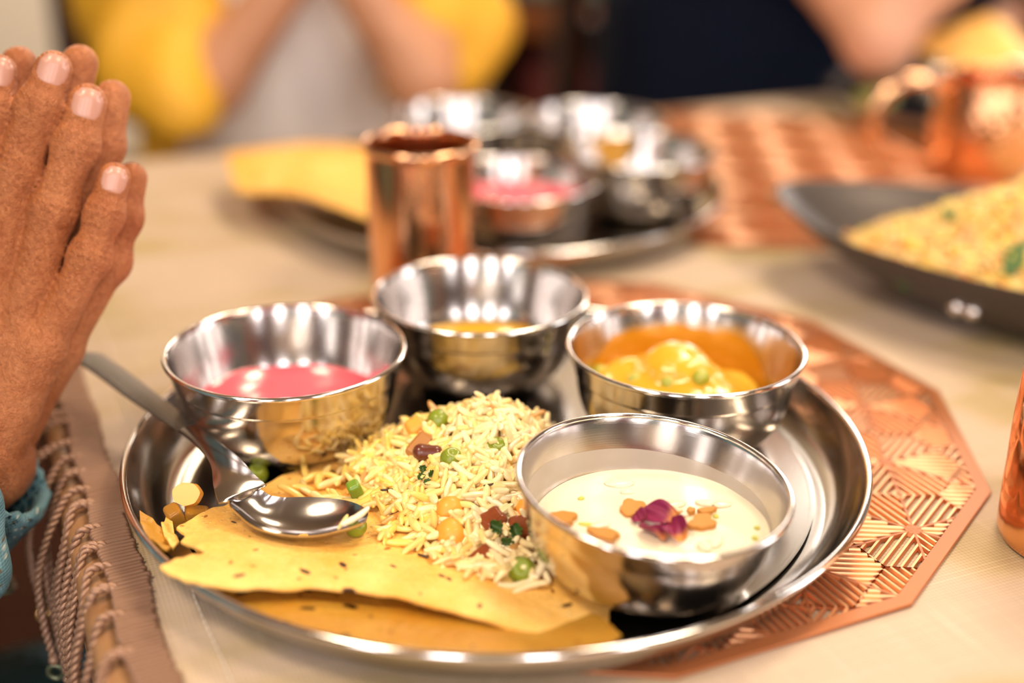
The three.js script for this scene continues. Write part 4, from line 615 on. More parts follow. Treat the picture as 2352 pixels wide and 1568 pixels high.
{ // vegetables in the rice
  const up = (x, z, k = 0) => riceH(x, z) + k;
  pea('round green pea near the top of the rice heap', -0.0232, 0.0152, 0.0170, 0.0044, [0.6, 0.5, -0.3]);
  pea('green pea in the middle of the rice, half covered by grains', -0.0171, 0.0095, 0.0385, 0.0044, [0.2, 0.9, 0.3]);
  pea('green pea at the right of the rice heap, behind the pudding bowl rim', -0.0001, 0.0115, 0.0335, 0.0043, [0.2, 0.9, 0.3]);
  pea('dark green pea just under the spoon tip', -0.0513, -0.0055, 0.0635, 0.0042, [0.4, 0.7, 0.5]);
  pea('large green pea at the front of the rice, touching the pudding bowl', 0.0098, -0.0070, 0.0895, 0.0050, [-0.05, 0.75, 0.62]);
  dice('bean_piece', 'bright green bean piece between the spoon and the rice', 'bean', -0.0538, -0.0022, 0.0425, [0.0052, 0.0082, 0.0052], phys({ color: rgb(0.16, 0.27, 0.015), roughness: 0.4, clearcoat: 0.4 }), [0.3, 0.4, 0.25], undefined, 6);
  const ball = (label, x, y, z, r, s) => solo('chickpea', blob(r, 4, 0.12, 1.3, s), orangeMat, label, 'chickpea', [x, y, z], 'orange chickpeas in the rice');
  ball('orange chickpea in the front of the rice, the upper one', -0.0170, -0.0008, 0.0590, 0.0052, 1); ball('smooth orange chickpea in the front of the rice, the lower one', -0.0160, -0.0055, 0.0680, 0.0055, 2); ball('orange chickpea right beside the pudding bowl', 0.0112, -0.0020, 0.0580, 0.0050, 3);
  const inRice = 'red carrot cubes in the rice';
  dice('carrot_cube', 'red orange carrot cube in the rice, left of its neighbour', 'carrot', -0.0005, -0.0030, 0.0640, [0.0095, 0.0088, 0.0085], redMat, [0.3, 0.6, 0.2], inRice, 7);
  dice('carrot_cube', 'red orange carrot cube wedged against the pudding bowl', 'carrot', 0.0093, -0.0050, 0.0660, [0.0090, 0.0095, 0.0090], redMat, [0.2, 0.3, -0.2], inRice, 8);
  dice('carrot_cube', 'dark red carrot cube under grains at the very front of the rice', 'carrot', -0.0036, -0.0085, 0.0815, [0.0100, 0.0080, 0.0085], redMat, [0.3, 0.7, 0.3], inRice, 9);
  dice('carrot_cube', 'orange carrot cube at the upper left of the rice, beside the top pea', 'carrot', -0.0318, 0.0105, 0.0160, [0.0080, 0.0095, 0.0075], orangeMat, [0.4, 0.5, 0.2], inRice, 10);
  dice('fried_piece', 'browned fried piece near the top left of the rice, above the bean', 'fried piece', -0.0292, 0.0080, 0.0270, [0.0120, 0.0070, 0.0085], friedMat, [0.3, 0.9, 0.3], undefined, 11);
  dice('fried_piece', 'golden fried piece at the left of the rice', 'fried piece', -0.0372, 0.0002, 0.0330, [0.0110, 0.0065, 0.0090], phys({ color: rgb(0.75, 0.36, 0.06), roughness: 0.4, clearcoat: 0.3 }), [0.2, 0.3, 0.3], undefined, 12);
  solo('kidney_bean', displace(new THREE.CapsuleGeometry(0.0036, 0.0038, 8, 16).rotateZ(1.45), (x) => -0.0006 * Math.cos(x * 500)), beanMat, 'glossy dark red kidney bean in the rice heap', 'bean', [-0.0264, 0.0085, 0.0320]);
  const sprig = (label, x, y, z, s, rot) => { const lobes = []; for (const [a, b, t] of [[0, 0, 0], [0.0035, 0.0032, 0.9], [-0.0032, 0.0042, -0.8], [0.0008, 0.0078, 0.1]]) { const g = grid(8, 10, (u, v) => { const w = 0.0026 * Math.sin(Math.PI * clamp(0.08 + 0.9 * v)) * (1 + 0.25 * Math.sin(v * 22)), q = (u - 0.5) * 2; return [q * w, v * 0.0062, 0.0011 * Math.sin(u * 5 + v * 4) + 0.0006 * q * q, u, v]; }); g.rotateZ(-t); g.translate(a, b, 0); lobes.push(g); } const o = solo('coriander_leaf', merge(lobes), leafMat, label, 'leaf', [x, y, z]); o.scale.setScalar(s); o.rotation.set(...rot); };
  sprig('dark green coriander leaf on the front of the rice', 0.0066, -0.0070, 0.0770, 0.95, [-0.75, 0.2, 0.75]);
  sprig('small green coriander scrap in the middle of the rice', -0.0295, 0.0055, 0.0468, 0.55, [-1.0, 0.1, -1.1]);
  const seed = (label, x, z, yaw, mat, y) => { const g = new THREE.CapsuleGeometry(0.00062, 0.0036, 4, 8); g.rotateZ(Math.PI / 2); const p = g.attributes.position; for (let i = 0; i < p.count; i++) { const t = p.getX(i) / 0.0024, w = 1 - 0.5 * t * t; p.setY(i, p.getY(i) * w + 0.0004 * t * t); p.setZ(i, p.getZ(i) * w); } g.computeVertexNormals(); const o = solo('cumin_seed', g, mat, label, 'seed', [x, y ?? Math.max(papadH(x, z), FLOOR1) + 0.0006, z], 'cumin seeds around the rice'); o.rotation.y = yaw; };
  const seedMat = phys({ color: rgb(0.33, 0.15, 0.03), roughness: 0.5 }), darkSeed = phys({ color: rgb(0.05, 0.022, 0.012), roughness: 0.5 });
  seed('brown cumin seed standing out on the bare papad in front of the rice', -0.0284, 0.0735, 1.35, seedMat); seed('brown cumin seed between the spoon tip and the chickpeas', -0.0429, 0.0618, 0.1, seedMat, -0.0065); seed('dark cumin seed on the papad, just right of the brown one', -0.0256, 0.0785, -0.5, darkSeed); seed('dark cumin seed on the right of the rice heap', -0.0023, 0.0525, 0.4, darkSeed, 0.0060); seed('dark cumin seed at the left of the rice heap', -0.0412, 0.0475, 0.2, darkSeed, 0.0006); seed('dark cumin seed beside the front pea', 0.0045, 0.0965, 0.6, darkSeed);
}
// ---------------------------------------------------------------- tumblers, mug, serving dish and far papads
function makeTumbler(label, x, z, y, h, rt, rb, dents) {
  const t = thing('copper_tumbler', label, 'tumbler', [x, y, z]);
  const pr = [[0.0001, 0.0006], [rb - 0.005, 0.0006], [rb - 0.002, 0], [rb - 0.0004, 0.0022], [lerp(rb, rt, 0.1), h * 0.1], [lerp(rb, rt, 0.5), h * 0.5], [rt - 0.0012, h * 0.86], [rt - 0.0009, h - 0.004], [rt, h - 0.0008], [rt - 0.0012, h - 0.0008], [rt - 0.0022, h - 0.006], [lerp(rb, rt, 0.5) - 0.0012, h * 0.5], [lerp(rb, rt, 0.1) - 0.0014, h * 0.1], [rb - 0.004, 0.003], [0.0001, 0.002]];
  let g = lathe(pr, 160, 7);
  if (dents) g = displace(g, dents);
  mesh('tumbler_body', g, M.copper, t);
  const r = new THREE.TorusGeometry(rt - 0.0003, 0.0017, 12, 140); r.rotateX(Math.PI / 2); r.translate(0, h - 0.0006, 0); mesh('rim', r, M.copperRim, t);
  return t;
}
makeTumbler('plain copper tumbler standing in front of the far thali', -0.0437, -0.192, CLOTH + 0.0018, 0.0905, 0.0302, 0.0268);
makeTumbler('dented copper tumbler cut off by the right edge of the photo', 0.2268, 0.0461, CLOTH + 0.0002, 0.0908, 0.0335, 0.0325, (x, y, z) => { const a = Math.atan2(z, x), k = fbm(a * 3 + 20, y * 60, 2, 2); return 0.0006 * (k - 0.5) + (y > 0.018 && y < 0.07 ? -0.0011 * smooth(0.52, 0.64, fbm(a * 2.2 + 5, y * 38, 5, 2)) : 0); });
{ // hammered mug with a round handle
  const m = thing('copper_mug', 'hammered copper mug with a round handle, beside the far placemat', 'mug', [0.3652, MATY + 0.0016, -0.4713]);
  const pr = [[0.0001, 0.0006], [0.028, 0.0004], [0.031, 0], [0.0345, 0.003], [0.0405, 0.014], [0.0438, 0.030], [0.0445, 0.044], [0.0432, 0.060], [0.0405, 0.076], [0.0402, 0.0805], [0.0408, 0.0822], [0.0398, 0.0822], [0.039, 0.078], [0.0415, 0.062], [0.043, 0.044], [0.0420, 0.030], [0.038, 0.014], [0.03, 0.004], [0.0001, 0.0024]];
  let g = lathe(pr, 200, 8), cells = [];
  for (let j = 0; j < 13; j++) for (let i = 0; i < 26; i++) cells.push([(i + 0.5 * (j % 2) + 0.3 * hash3(i, j, 1)) / 26 * 6.2832, 0.004 + j * 0.0061 + 0.001 * hash3(i, j, 2)]);
  g = displace(g, (x, y, z) => { const a = Math.atan2(z, x) + Math.PI; if (Math.hypot(x, z) < 0.0392 && y > 0.01) return 0; let d = 9; for (const [b, h] of cells) { if (Math.abs(h - y) > 0.008) continue; let e = Math.abs(a - b); e = Math.min(e, 6.2832 - e) * 0.043; d = Math.min(d, e * e + (h - y) ** 2); } return y < 0.077 ? -0.0007 * smooth(0.0046, 0, Math.sqrt(d)) : 0; });
  mesh('mug_body', g, M.copper, m);
  const rr = new THREE.TorusGeometry(0.0404, 0.0013, 10, 120); rr.rotateX(Math.PI / 2); rr.translate(0, 0.082, 0); mesh('rim', rr, M.copperRim, m);
  m.scale.setScalar(0.9); m.position.x -= 0.014; m.position.z += 0.008;
  const h = new THREE.CatmullRomCurve3([V(-0.0405, 0.072, 0.004), V(-0.054, 0.080, 0.006), V(-0.076, 0.077, 0.008), V(-0.0925, 0.063, 0.009), V(-0.096, 0.046, 0.009), V(-0.088, 0.031, 0.009), V(-0.068, 0.019, 0.007), V(-0.050, 0.014, 0.005), V(-0.0395, 0.013, 0.003)]);
  mesh('handle', new THREE.TubeGeometry(h, 60, 0.0052, 12), M.copperRim, m);
}
function fixDish(g) { const ix = g.index.array; for (let i = 0; i < ix.length; i += 3) { const k = ix[i]; ix[i] = ix[i + 1]; ix[i + 1] = k; } g.computeVertexNormals(); return g; }
{ // serving dish and its rice
  const D = [0.306, -0.184], AX = 0.60, LA = 0.170, WA = 0.088, d = thing('serving_dish', 'boat shaped dark metal serving dish heaped with yellow rice, with bright rivets on its side', 'serving dish', [D[0], CLOTH + 0.0002, D[1]]);
  const boat = (q, a) => { const c = Math.cos(a), s = Math.sin(a), l = q * LA * c, w = q * WA * s * Math.pow(Math.abs(s) + 1e-4, 0.22); return [l * Math.cos(AX) - w * Math.sin(AX), l * Math.sin(AX) + w * Math.cos(AX)]; };
  const pr = new THREE.SplineCurve([[0.001, 0.0012], [0.36, 0.0008], [0.47, 0], [0.57, 0.003], [0.72, 0.0125], [0.87, 0.0255], [0.965, 0.0365], [0.995, 0.0402], [1.0, 0.0412], [0.992, 0.0416], [0.955, 0.0380], [0.86, 0.0272], [0.71, 0.0145], [0.56, 0.0048], [0.40, 0.0026], [0.001, 0.0026]].map(([a, b]) => new THREE.Vector2(a, b))).getPoints(90);
  mesh('dish_body', fixDish(grid(200, pr.length - 1, (u, v) => { const p = pr[Math.round(v * (pr.length - 1))], a = u * Math.PI * 2, [x, z] = boat(Math.max(p.x, 0.001), a); return [x, p.y * (1 + 0.12 * Math.pow(Math.cos(a), 6)), z, u, v]; })), M.darkSteel, d);
  for (const a of [1.80, 1.865]) { const [x, z] = boat(0.80, a), g = new THREE.SphereGeometry(0.0046, 18, 12); g.translate(x, 0.0185, z); mesh('rivet', g, M.steelRim, d); }
  const R = rng(31), list = [], S = 1.0, al = (x, z) => x * Math.cos(AX) + z * Math.sin(AX), ac = (x, z) => -x * Math.sin(AX) + z * Math.cos(AX), H = (x, z) => 0.004 + 0.070 * Math.exp(-((al(x, z) / 0.105) ** 2) - (ac(x, z) / 0.062) ** 2) + 0.012 * (fbm(x * 30 + 9, z * 30 + 9, 6, 3) - 0.4), Q = (x, z) => { const l = al(x, z) / LA, w = ac(x, z) / WA; return Math.sqrt(l * l + Math.pow(Math.abs(w), 1.64)); }, wall = (q) => q < 0.56 ? 0.0048 : 0.0048 + (q - 0.56) * 0.078;
  let n = 0; while (list.length < 4200 && n++ < 30000) { const x = lerp(-0.16, 0.16, R()), z = lerp(-0.14, 0.14, R()), r = Q(x, z); if (r > 0.97 || H(x, z) < wall(r) + 0.001) continue; const e = 0.003, nn = V(H(x - e, z) - H(x + e, z), 2 * e, H(x, z - e) - H(x, z + e)).normalize(); const c = R(); list.push({ pos: V(D[0] + x, CLOTH + H(x, z) + 0.003 * (R() - 0.4), D[1] + z), quat: flat(R, { yaw: R() * 6.283, n: nn }, 0.9), scale: 1.05 + 0.3 * R(), kind: Math.floor(R() * 5), color: c < 0.08 ? [0.75, 0.26, 0.05] : [0.87, lerp(0.55, 0.70, R()), lerp(0.09, 0.30, R())] }); }
  const rice = tag(mesh('rice', scatter(list), riceMat), 'blurred heap of yellow rice in the dark serving dish', 'rice'); rice.userData.kind = 'stuff';
  const core = grid(60, 40, (u, v) => { const [x, z] = boat(v * 0.86, u * 6.28319), r = v * 0.86; return [D[0] + x, CLOTH + Math.max(Math.min(H(x, z) - 0.0015, 0.095), wall(r) - 0.0005), D[1] + z, x, z]; });
  mesh('packed_rice', fixUp(core, 1), phys({ color: rgb(0.74, 0.44, 0.06), roughness: 0.5 }), rice).userData.kind = 'stuff';
  const at = (x, z) => [D[0] + x, CLOTH + H(x, z) + 0.002, D[1] + z];
  const herb = phys({ color: rgb(0.06, 0.13, 0.02), roughness: 0.5, side: THREE.DoubleSide });
  const bit = (label, x, z, s, m, seed) => { const o = solo(m === herb ? 'coriander_leaf' : 'carrot_piece', blob(0.006, 3, 0.4, 1.4, seed, [s, 0.35, s * 0.7]), m, label, m === herb ? 'leaf' : 'carrot', at(x, z)); o.rotation.set(0.5, seed, 0.3); };
  bit('dark green coriander leaf on the rice in the serving dish, the large one', -0.040, 0.030, 1.9, herb, 1); bit('green coriander leaf at the front left edge of the serving dish', -0.092, 0.010, 1.0, herb, 2); bit('green coriander leaf near the top of the serving dish rice', -0.060, -0.020, 1.2, herb, 3);
  bit('red carrot piece at the right front of the serving dish rice', -0.030, 0.052, 1.7, redMat, 4); bit('orange carrot piece at the left of the serving dish rice', -0.082, -0.012, 1.2, carrotMat, 5); bit('orange carrot piece in the middle of the serving dish rice', -0.064, 0.010, 1.1, carrotMat, 6);
}
{ // blurred papads
  const wavy = (cx, cz, rx, rz, turn, seed) => Array.from({ length: 48 }, (_, i) => { const a = i / 48 * 6.2832, k = 1 + 0.07 * Math.sin(3 * a + seed) + 0.05 * Math.sin(5 * a + 2 * seed), x = rx * Math.cos(a) * k, z = rz * Math.sin(a) * k; return [cx + x * Math.cos(turn) - z * Math.sin(turn), cz + x * Math.sin(turn) + z * Math.cos(turn)]; });
  const far = [[-0.193, -0.400], [-0.186, -0.375], [-0.176, -0.342], [-0.165, -0.325], [-0.145, -0.314], [-0.125, -0.298], [-0.105, -0.283], [-0.085, -0.272], [-0.066, -0.276], [-0.058, -0.300], [-0.062, -0.360], [-0.078, -0.420], [-0.100, -0.440], [-0.140, -0.440], [-0.172, -0.428], [-0.188, -0.416]];
  tag(mesh('papad', sheet(far, (x, z) => 0.0030 + 0.006 * Math.sin((x + 0.2) * 26) + 0.004 * Math.sin(z * 60) + 0.06 * Math.max(0, -0.33 - z) * 0.5, 0.0012, 20, 200, 12), M.papad), 'blurred pale papad leaning on the left rim of the far thali, behind the tumbler', 'papad');
  const third = wavy(0.430, -0.700, 0.080, 0.058, 0.1, 2);
  tag(mesh('papad', sheet(third, (x, z) => 0.024 + 0.034 * Math.exp(-(((x - 0.42) / 0.05) ** 2 + ((z + 0.71) / 0.05) ** 2)) + 0.004 * Math.sin(x * 90), 0.0012, 20, 160, 15), M.papad), 'blurred golden papad behind the copper mug, on the hidden thali', 'papad');
  solo('salad_leaf', blob(0.018, 4, 0.35, 1.4, 3, [1, 0.5, 0.8]), phys({ color: rgb(0.32, 0.30, 0.08), roughness: 0.5 }), 'blurred pale green salad leaf at the left of the hidden thali', 'salad', [0.318, CLOTH + 0.018, -0.645]);
  // bits of green dropped on the far placemat
  const herb = phys({ color: rgb(0.10, 0.12, 0.03), roughness: 0.6 });
  solo('coriander_leaf', blob(0.006, 3, 0.4, 1.5, 9, [1, 0.4, 1.2]), herb, 'green coriander scrap beside the left tip of the serving dish', 'leaf', [0.192, PLATEY + 0.002, -0.400]);
}
// ---------------------------------------------------------------- people
const handR = {
  index: [[-0.2217, 0.0497, -0.0031, 0.0104], [-0.2073, 0.1031, -0.0258, 0.0083], [-0.2023, 0.1247, -0.0350, 0.0080], [-0.2002, 0.1391, -0.0412, 0.0071]],
  middle: [[-0.2060, 0.0434, -0.0004, 0.0108], [-0.1929, 0.1019, -0.0253, 0.0089], [-0.1838, 0.1257, -0.0354, 0.0087], [-0.1784, 0.1405, -0.0417, 0.0073]],
  ring: [[-0.1927, 0.0385, 0.0017, 0.0094], [-0.1781, 0.0882, -0.0195, 0.0085], [-0.1692, 0.1123, -0.0297, 0.0082], [-0.1647, 0.1284, -0.0366, 0.0075]],
  pinky: [[-0.1822, 0.0372, 0.0030, 0.0080], [-0.1632, 0.0715, -0.0124, 0.0073], [-0.1579, 0.0868, -0.0189, 0.0070], [-0.1537, 0.1007, -0.0248, 0.0063]],
  carp: [[-0.2141, 0.0135, 0.0124, 0.0108], [-0.2071, 0.0111, 0.0134, 0.0108], [-0.1985, 0.0120, 0.0130, 0.0101], [-0.1945, 0.0150, 0.0120, 0.0090]],
  thumb: [[-0.2195, 0.0246, 0.0076, 0.0122], [-0.2336, 0.0469, -0.0019, 0.0104], [-0.2365, 0.0676, -0.0107, 0.0090], [-0.2348, 0.0788, -0.0155, 0.0076]],
  wrist: [[-0.2056, 0.0024, 0.0171, 0.0165]],
};
const handL = {
  index: [[-0.2190, 0.0440, -0.0185, 0.0104], [-0.2069, 0.0986, -0.0418, 0.0090], [-0.2018, 0.1234, -0.0524, 0.0082], [-0.1984, 0.1386, -0.0589, 0.0075]],
  middle: [[-0.2005, 0.0390, -0.0165, 0.0108], [-0.1880, 0.0972, -0.0412, 0.0097], [-0.1790, 0.1212, -0.0514, 0.0086], [-0.1736, 0.1395, -0.0593, 0.0074]],
  ring: [[-0.1880, 0.0340, -0.0143, 0.0100], [-0.1717, 0.0833, -0.0353, 0.0090], [-0.1639, 0.1081, -0.0459, 0.0081], [-0.1598, 0.1265, -0.0537, 0.0072]],
  pinky: [[-0.1810, 0.0310, -0.0125, 0.0084], [-0.1608, 0.0644, -0.0273, 0.0079], [-0.1550, 0.0810, -0.0343, 0.0070], [-0.1516, 0.0962, -0.0408, 0.0063]],
  carp: [[-0.2157, 0.0062, -0.0025, 0.0111], [-0.2067, 0.0038, -0.0014, 0.0111], [-0.1995, 0.0047, -0.0018, 0.0104], [-0.1985, 0.0075, -0.0030, 0.0090]],
  thumb: [[-0.2212, 0.0177, -0.0074, 0.0126], [-0.2358, 0.0406, -0.0171, 0.0108], [-0.2387, 0.0620, -0.0263, 0.0093], [-0.2371, 0.0736, -0.0312, 0.0079]],
  wrist: [[-0.2102, -0.0053, 0.0024, 0.0170]],
};
const sub3 = (a, b) => [a[0] - b[0], a[1] - b[1], a[2] - b[2]], dot3 = (a, b) => a[0] * b[0] + a[1] * b[1] + a[2] * b[2], len3 = (a) => Math.hypot(...a), unit = (a) => { const l = len3(a); return a.map((x) => x / l); };
const FINGERS = ['index', 'middle', 'ring', 'pinky'];
function handField(H, dorsal, detail) {
  const fingers = FINGERS.map((f) => { const j = H[f]; const c = [0, 1, 2].map((i) => cone(j[i], j[i + 1], j[i][3], j[i + 1][3])); const k = [cone(j[1], j[1], j[1][3] + 0.0009, j[1][3] + 0.0009), cone(j[2], j[2], j[2][3] + 0.0004, j[2][3] + 0.0004)]; return blend([...c, ...k], 0.004); });
  const meta = FINGERS.map((f, i) => cone(H[f][0], H.carp[i], H[f][0][3], H.carp[i][3])), t = H.thumb;
  const palm = blend([...meta, cone(H.carp[0], H.wrist[0], H.carp[0][3], H.wrist[0][3]), cone(H.carp[3], H.wrist[0], H.carp[3][3], H.wrist[0][3] * 0.92), cone(H.carp[1], H.index[0], 0.012, 0.011), cone(H.carp[2], H.pinky[0], 0.0100, 0.0085)], 0.007);
  const thumb = blend([cone(t[0], t[1], t[0][3], t[1][3]), cone(t[1], t[2], t[1][3], t[2][3]), cone(t[2], t[3], t[2][3], t[3][3])], 0.006);
  // skin folds over the finger joints, and faint tendons
  const folds = [];
  if (detail) for (const f of FINGERS) for (const [j, offs, dd] of [[1, [-0.0052, -0.0030, -0.0010, 0.0014, 0.0040, 0.0064], 0.00105], [2, [-0.0030, -0.0008, 0.0014], 0.00075]]) { const a = unit(sub3(H[f][j + 1].slice(0, 3), H[f][j - 1].slice(0, 3))); for (const o of offs) folds.push({ p: H[f][j], a, o, dd: dd * (1 - Math.abs(o) * 55), r: H[f][j][3] }); }
  const crease = (x, y, z) => { let d = 0; for (const q of folds) { const v = [x - q.p[0], y - q.p[1], z - q.p[2]]; if (Math.abs(v[0]) + Math.abs(v[1]) + Math.abs(v[2]) > 0.025) continue; const t = dot3(v, q.a), r = sub3(v, q.a.map((c) => c * t)), l = len3(r); if (l > q.r * 1.6) continue; const face = dot3(r, dorsal) / (l || 1); if (face < 0.2) continue; const bow = 0.0011 * (1 - face) * Math.sign(q.o || 1) + 0.0008 * (vnoise(r[0] * 420 + 50, r[1] * 420 + q.o * 9e3 + 50, 0) - 0.5); d += q.dd * smooth(0.2, 0.6, face) * Math.exp(-(((t - q.o - bow) / 0.00062) ** 2)); } return d; };
  return (x, y, z) => { let d = 9; for (const f of fingers) d = smin(d, f(x, y, z), 0.0005); d = smin(d, palm(x, y, z), 0.004); d = smin(d, thumb(x, y, z), 0.010); return detail && d < 0.003 ? d + crease(x, y, z) : d; };
}
function nail(tip, base, dorsal, R, L, W) {                            // curved nail plate on the back of a finger end
  const a = unit(sub3(tip, base)), d0 = dot3(dorsal, a), n = unit(dorsal.map((x, i) => x - d0 * a[i])), s = [a[1] * n[2] - a[2] * n[1], a[2] * n[0] - a[0] * n[2], a[0] * n[1] - a[1] * n[0]];
  const P = (u, v, off) => { const p = (u - 0.5) * 2, q = (v - 0.5) * 2, m = Math.max(Math.abs(p), Math.abs(q)) || 1, e = Math.pow(Math.pow(Math.abs(p), 3.2) + Math.pow(Math.abs(q), 3.2), 1 / 3.2) || 1, k = m / e, th = p * k * W, l = q * k * L / 2 + 0.0008, rr = R + off - 0.0004 * p * p - 0.0009 * smooth(0.3, 1.1, q); return [0, 1, 2].map((i) => tip[i] + a[i] * l + (n[i] * Math.cos(th) + s[i] * Math.sin(th)) * rr); };
  const top = grid(20, 20, (u, v) => P(u, v, 0.00042 - 0.0007 * Math.pow(Math.max(Math.abs(u - 0.5), Math.abs(v - 0.5)) * 2, 8)));
  return top;
}
function namasteHands(detail, cell) {
  const view = unit([0.0056 + 0.18, 0.2467 - 0.1, 0.4804 + 0.03]), away = view.map((x) => -x);
  const box3 = (H) => { const all = Object.values(H).flat(); return [[0, 1, 2].map((k) => Math.min(...all.map((p) => p[k])) - 0.019), [0, 1, 2].map((k) => Math.max(...all.map((p) => p[k])) + 0.019)]; };
  const out = [handR, handL].map((H, i) => { const [lo, hi] = box3(H); return nets(handField(H, i ? away : view, detail), lo, hi, cell); });
  return { hands: out, view };
}
const sticks = (segs, k) => blend(segs.map(([a, b, ra, rb]) => cone(a, b, ra, rb)), k);
function headField(c, fwd, r = 0.095) {                              // skull, jaw, nose, ears, brows
  const R = [fwd[2], 0, -fwd[0]], at = (f, u, s) => [c[0] + fwd[0] * f + R[0] * s, c[1] + u, c[2] + fwd[2] * f + R[2] * s];
  return blend([cone(at(-0.018, 0.03, 0), at(0.02, 0.03, 0), 0.088, 0.078), cone(at(0.035, -0.03, 0), at(0.055, -0.085, 0), 0.055, 0.03), cone(at(0.095, 0.0, 0), at(0.115, -0.03, 0), 0.009, 0.014), cone(at(0.03, -0.02, 0.05), at(0.05, -0.06, 0.03), 0.035, 0.028), cone(at(0.03, -0.02, -0.05), at(0.05, -0.06, -0.03), 0.035, 0.028), cone(at(0.088, -0.062, -0.016), at(0.088, -0.062, 0.016), 0.009, 0.009), cone(at(-0.005, 0.0, 0.082), at(-0.01, -0.025, 0.08), 0.014, 0.01), cone(at(-0.005, 0.0, -0.082), at(-0.01, -0.025, -0.08), 0.014, 0.01)], 0.02);
}
function faceParts(p, c, fwd) {
  const R = [fwd[2], 0, -fwd[0]], at = (f, u, s) => [c[0] + fwd[0] * f + R[0] * s, c[1] + u, c[2] + fwd[2] * f + R[2] * s];
  for (const s of [-0.032, 0.032]) { const g = new THREE.SphereGeometry(0.012, 16, 12); g.translate(...at(0.080, 0.008, s)); mesh('eye', g, M.white, p); const q = new THREE.SphereGeometry(0.0062, 12, 10); q.translate(...at(0.0875, 0.008, s)); mesh('iris', q, M.hair, p); }
}
const bounds = (lo, hi) => [lo, hi];
function personParts(o) {                                            // o: joints in the scene's own axes
  const arm = (s, e, w) => [[s, e, 0.038, 0.027], [e, w, 0.028, 0.021]];
  const body = sticks([[o.hip, o.chest, 0.10, 0.10], [o.chest, o.neck, 0.09, 0.05], [o.neck, o.head, 0.048, 0.05], ...arm(o.shR, o.elR, o.wrR), ...arm(o.shL, o.elL, o.wrL), [o.chest, o.shR, 0.08, 0.05], [o.chest, o.shL, 0.08, 0.05], [o.hip, o.knR, 0.075, 0.055], [o.hip, o.knL, 0.075, 0.055], [o.knR, o.ftR, 0.052, 0.038], [o.knL, o.ftL, 0.052, 0.038], [o.ftR, o.toR, 0.034, 0.024], [o.ftL, o.toL, 0.034, 0.024]], 0.018);
  const head = headField([o.head[0], o.head[1], o.head[2]], o.fwd);
  const all = [o.hip, o.chest, o.neck, o.shR, o.shL, o.elR, o.elL, o.wrR, o.wrL, o.knR, o.knL, o.ftR, o.ftL, o.toR, o.toL], lo = [0, 1, 2].map((k) => Math.min(...all.map((p) => p[k])) - 0.13), hi = [0, 1, 2].map((k) => Math.max(...all.map((p) => p[k])) + 0.13);
  return { bodyGeo: nets(body, lo, hi, 0.013), headGeo: nets(head, o.head.map((c, k) => c - [0.15, 0.15, 0.15][k]), o.head.map((c) => c + 0.15), 0.006), lo, hi };
}
const hairGeo = (c, fwd) => { const R = [fwd[2], 0, -fwd[0]], at = (f, u, s) => [c[0] + fwd[0] * f + R[0] * s, c[1] + u, c[2] + fwd[2] * f + R[2] * s]; const cap = blend([cone(at(-0.03, 0.045, 0), at(0.005, 0.055, 0), 0.092, 0.082), cone(at(-0.06, 0.0, 0), at(-0.075, -0.12, 0), 0.075, 0.05), cone(at(-0.02, 0.0, 0.07), at(-0.03, -0.08, 0.075), 0.032, 0.022), cone(at(-0.02, 0.0, -0.07), at(-0.03, -0.08, -0.075), 0.032, 0.022)], 0.03), cut = cone(at(0.10, -0.05, 0), at(0.10, 0.03, 0), 0.075, 0.07); return nets((x, y, z) => Math.max(cap(x, y, z) + 0.002 * (vnoise(x * 90, y * 14, z * 90) - 0.5), -cut(x, y, z)), at(0, 0, 0).map((v) => v - 0.2), at(0, 0, 0).map((v) => v + 0.17), 0.007); };
const seated = (seat, fwd, right, o) => { const P = (f, r, y) => [seat[0] + fwd[0] * f + right[0] * r, y, seat[2] + fwd[2] * f + right[2] * r]; return { fwd, hip: P(0, 0, -0.235), chest: P(0.02, 0, 0.12), neck: P(0.03, 0, 0.27), head: P(0.055, 0, 0.40), shR: P(0.02, 0.165, 0.215), shL: P(0.02, -0.165, 0.215), knR: P(0.40, 0.11, -0.265), knL: P(0.40, -0.11, -0.265), ftR: P(0.38, 0.11, FLOOR + 0.075), ftL: P(0.38, -0.11, FLOOR + 0.075), toR: P(0.50, 0.12, FLOOR + 0.030), toL: P(0.50, -0.12, FLOOR + 0.030), P, ...o }; };
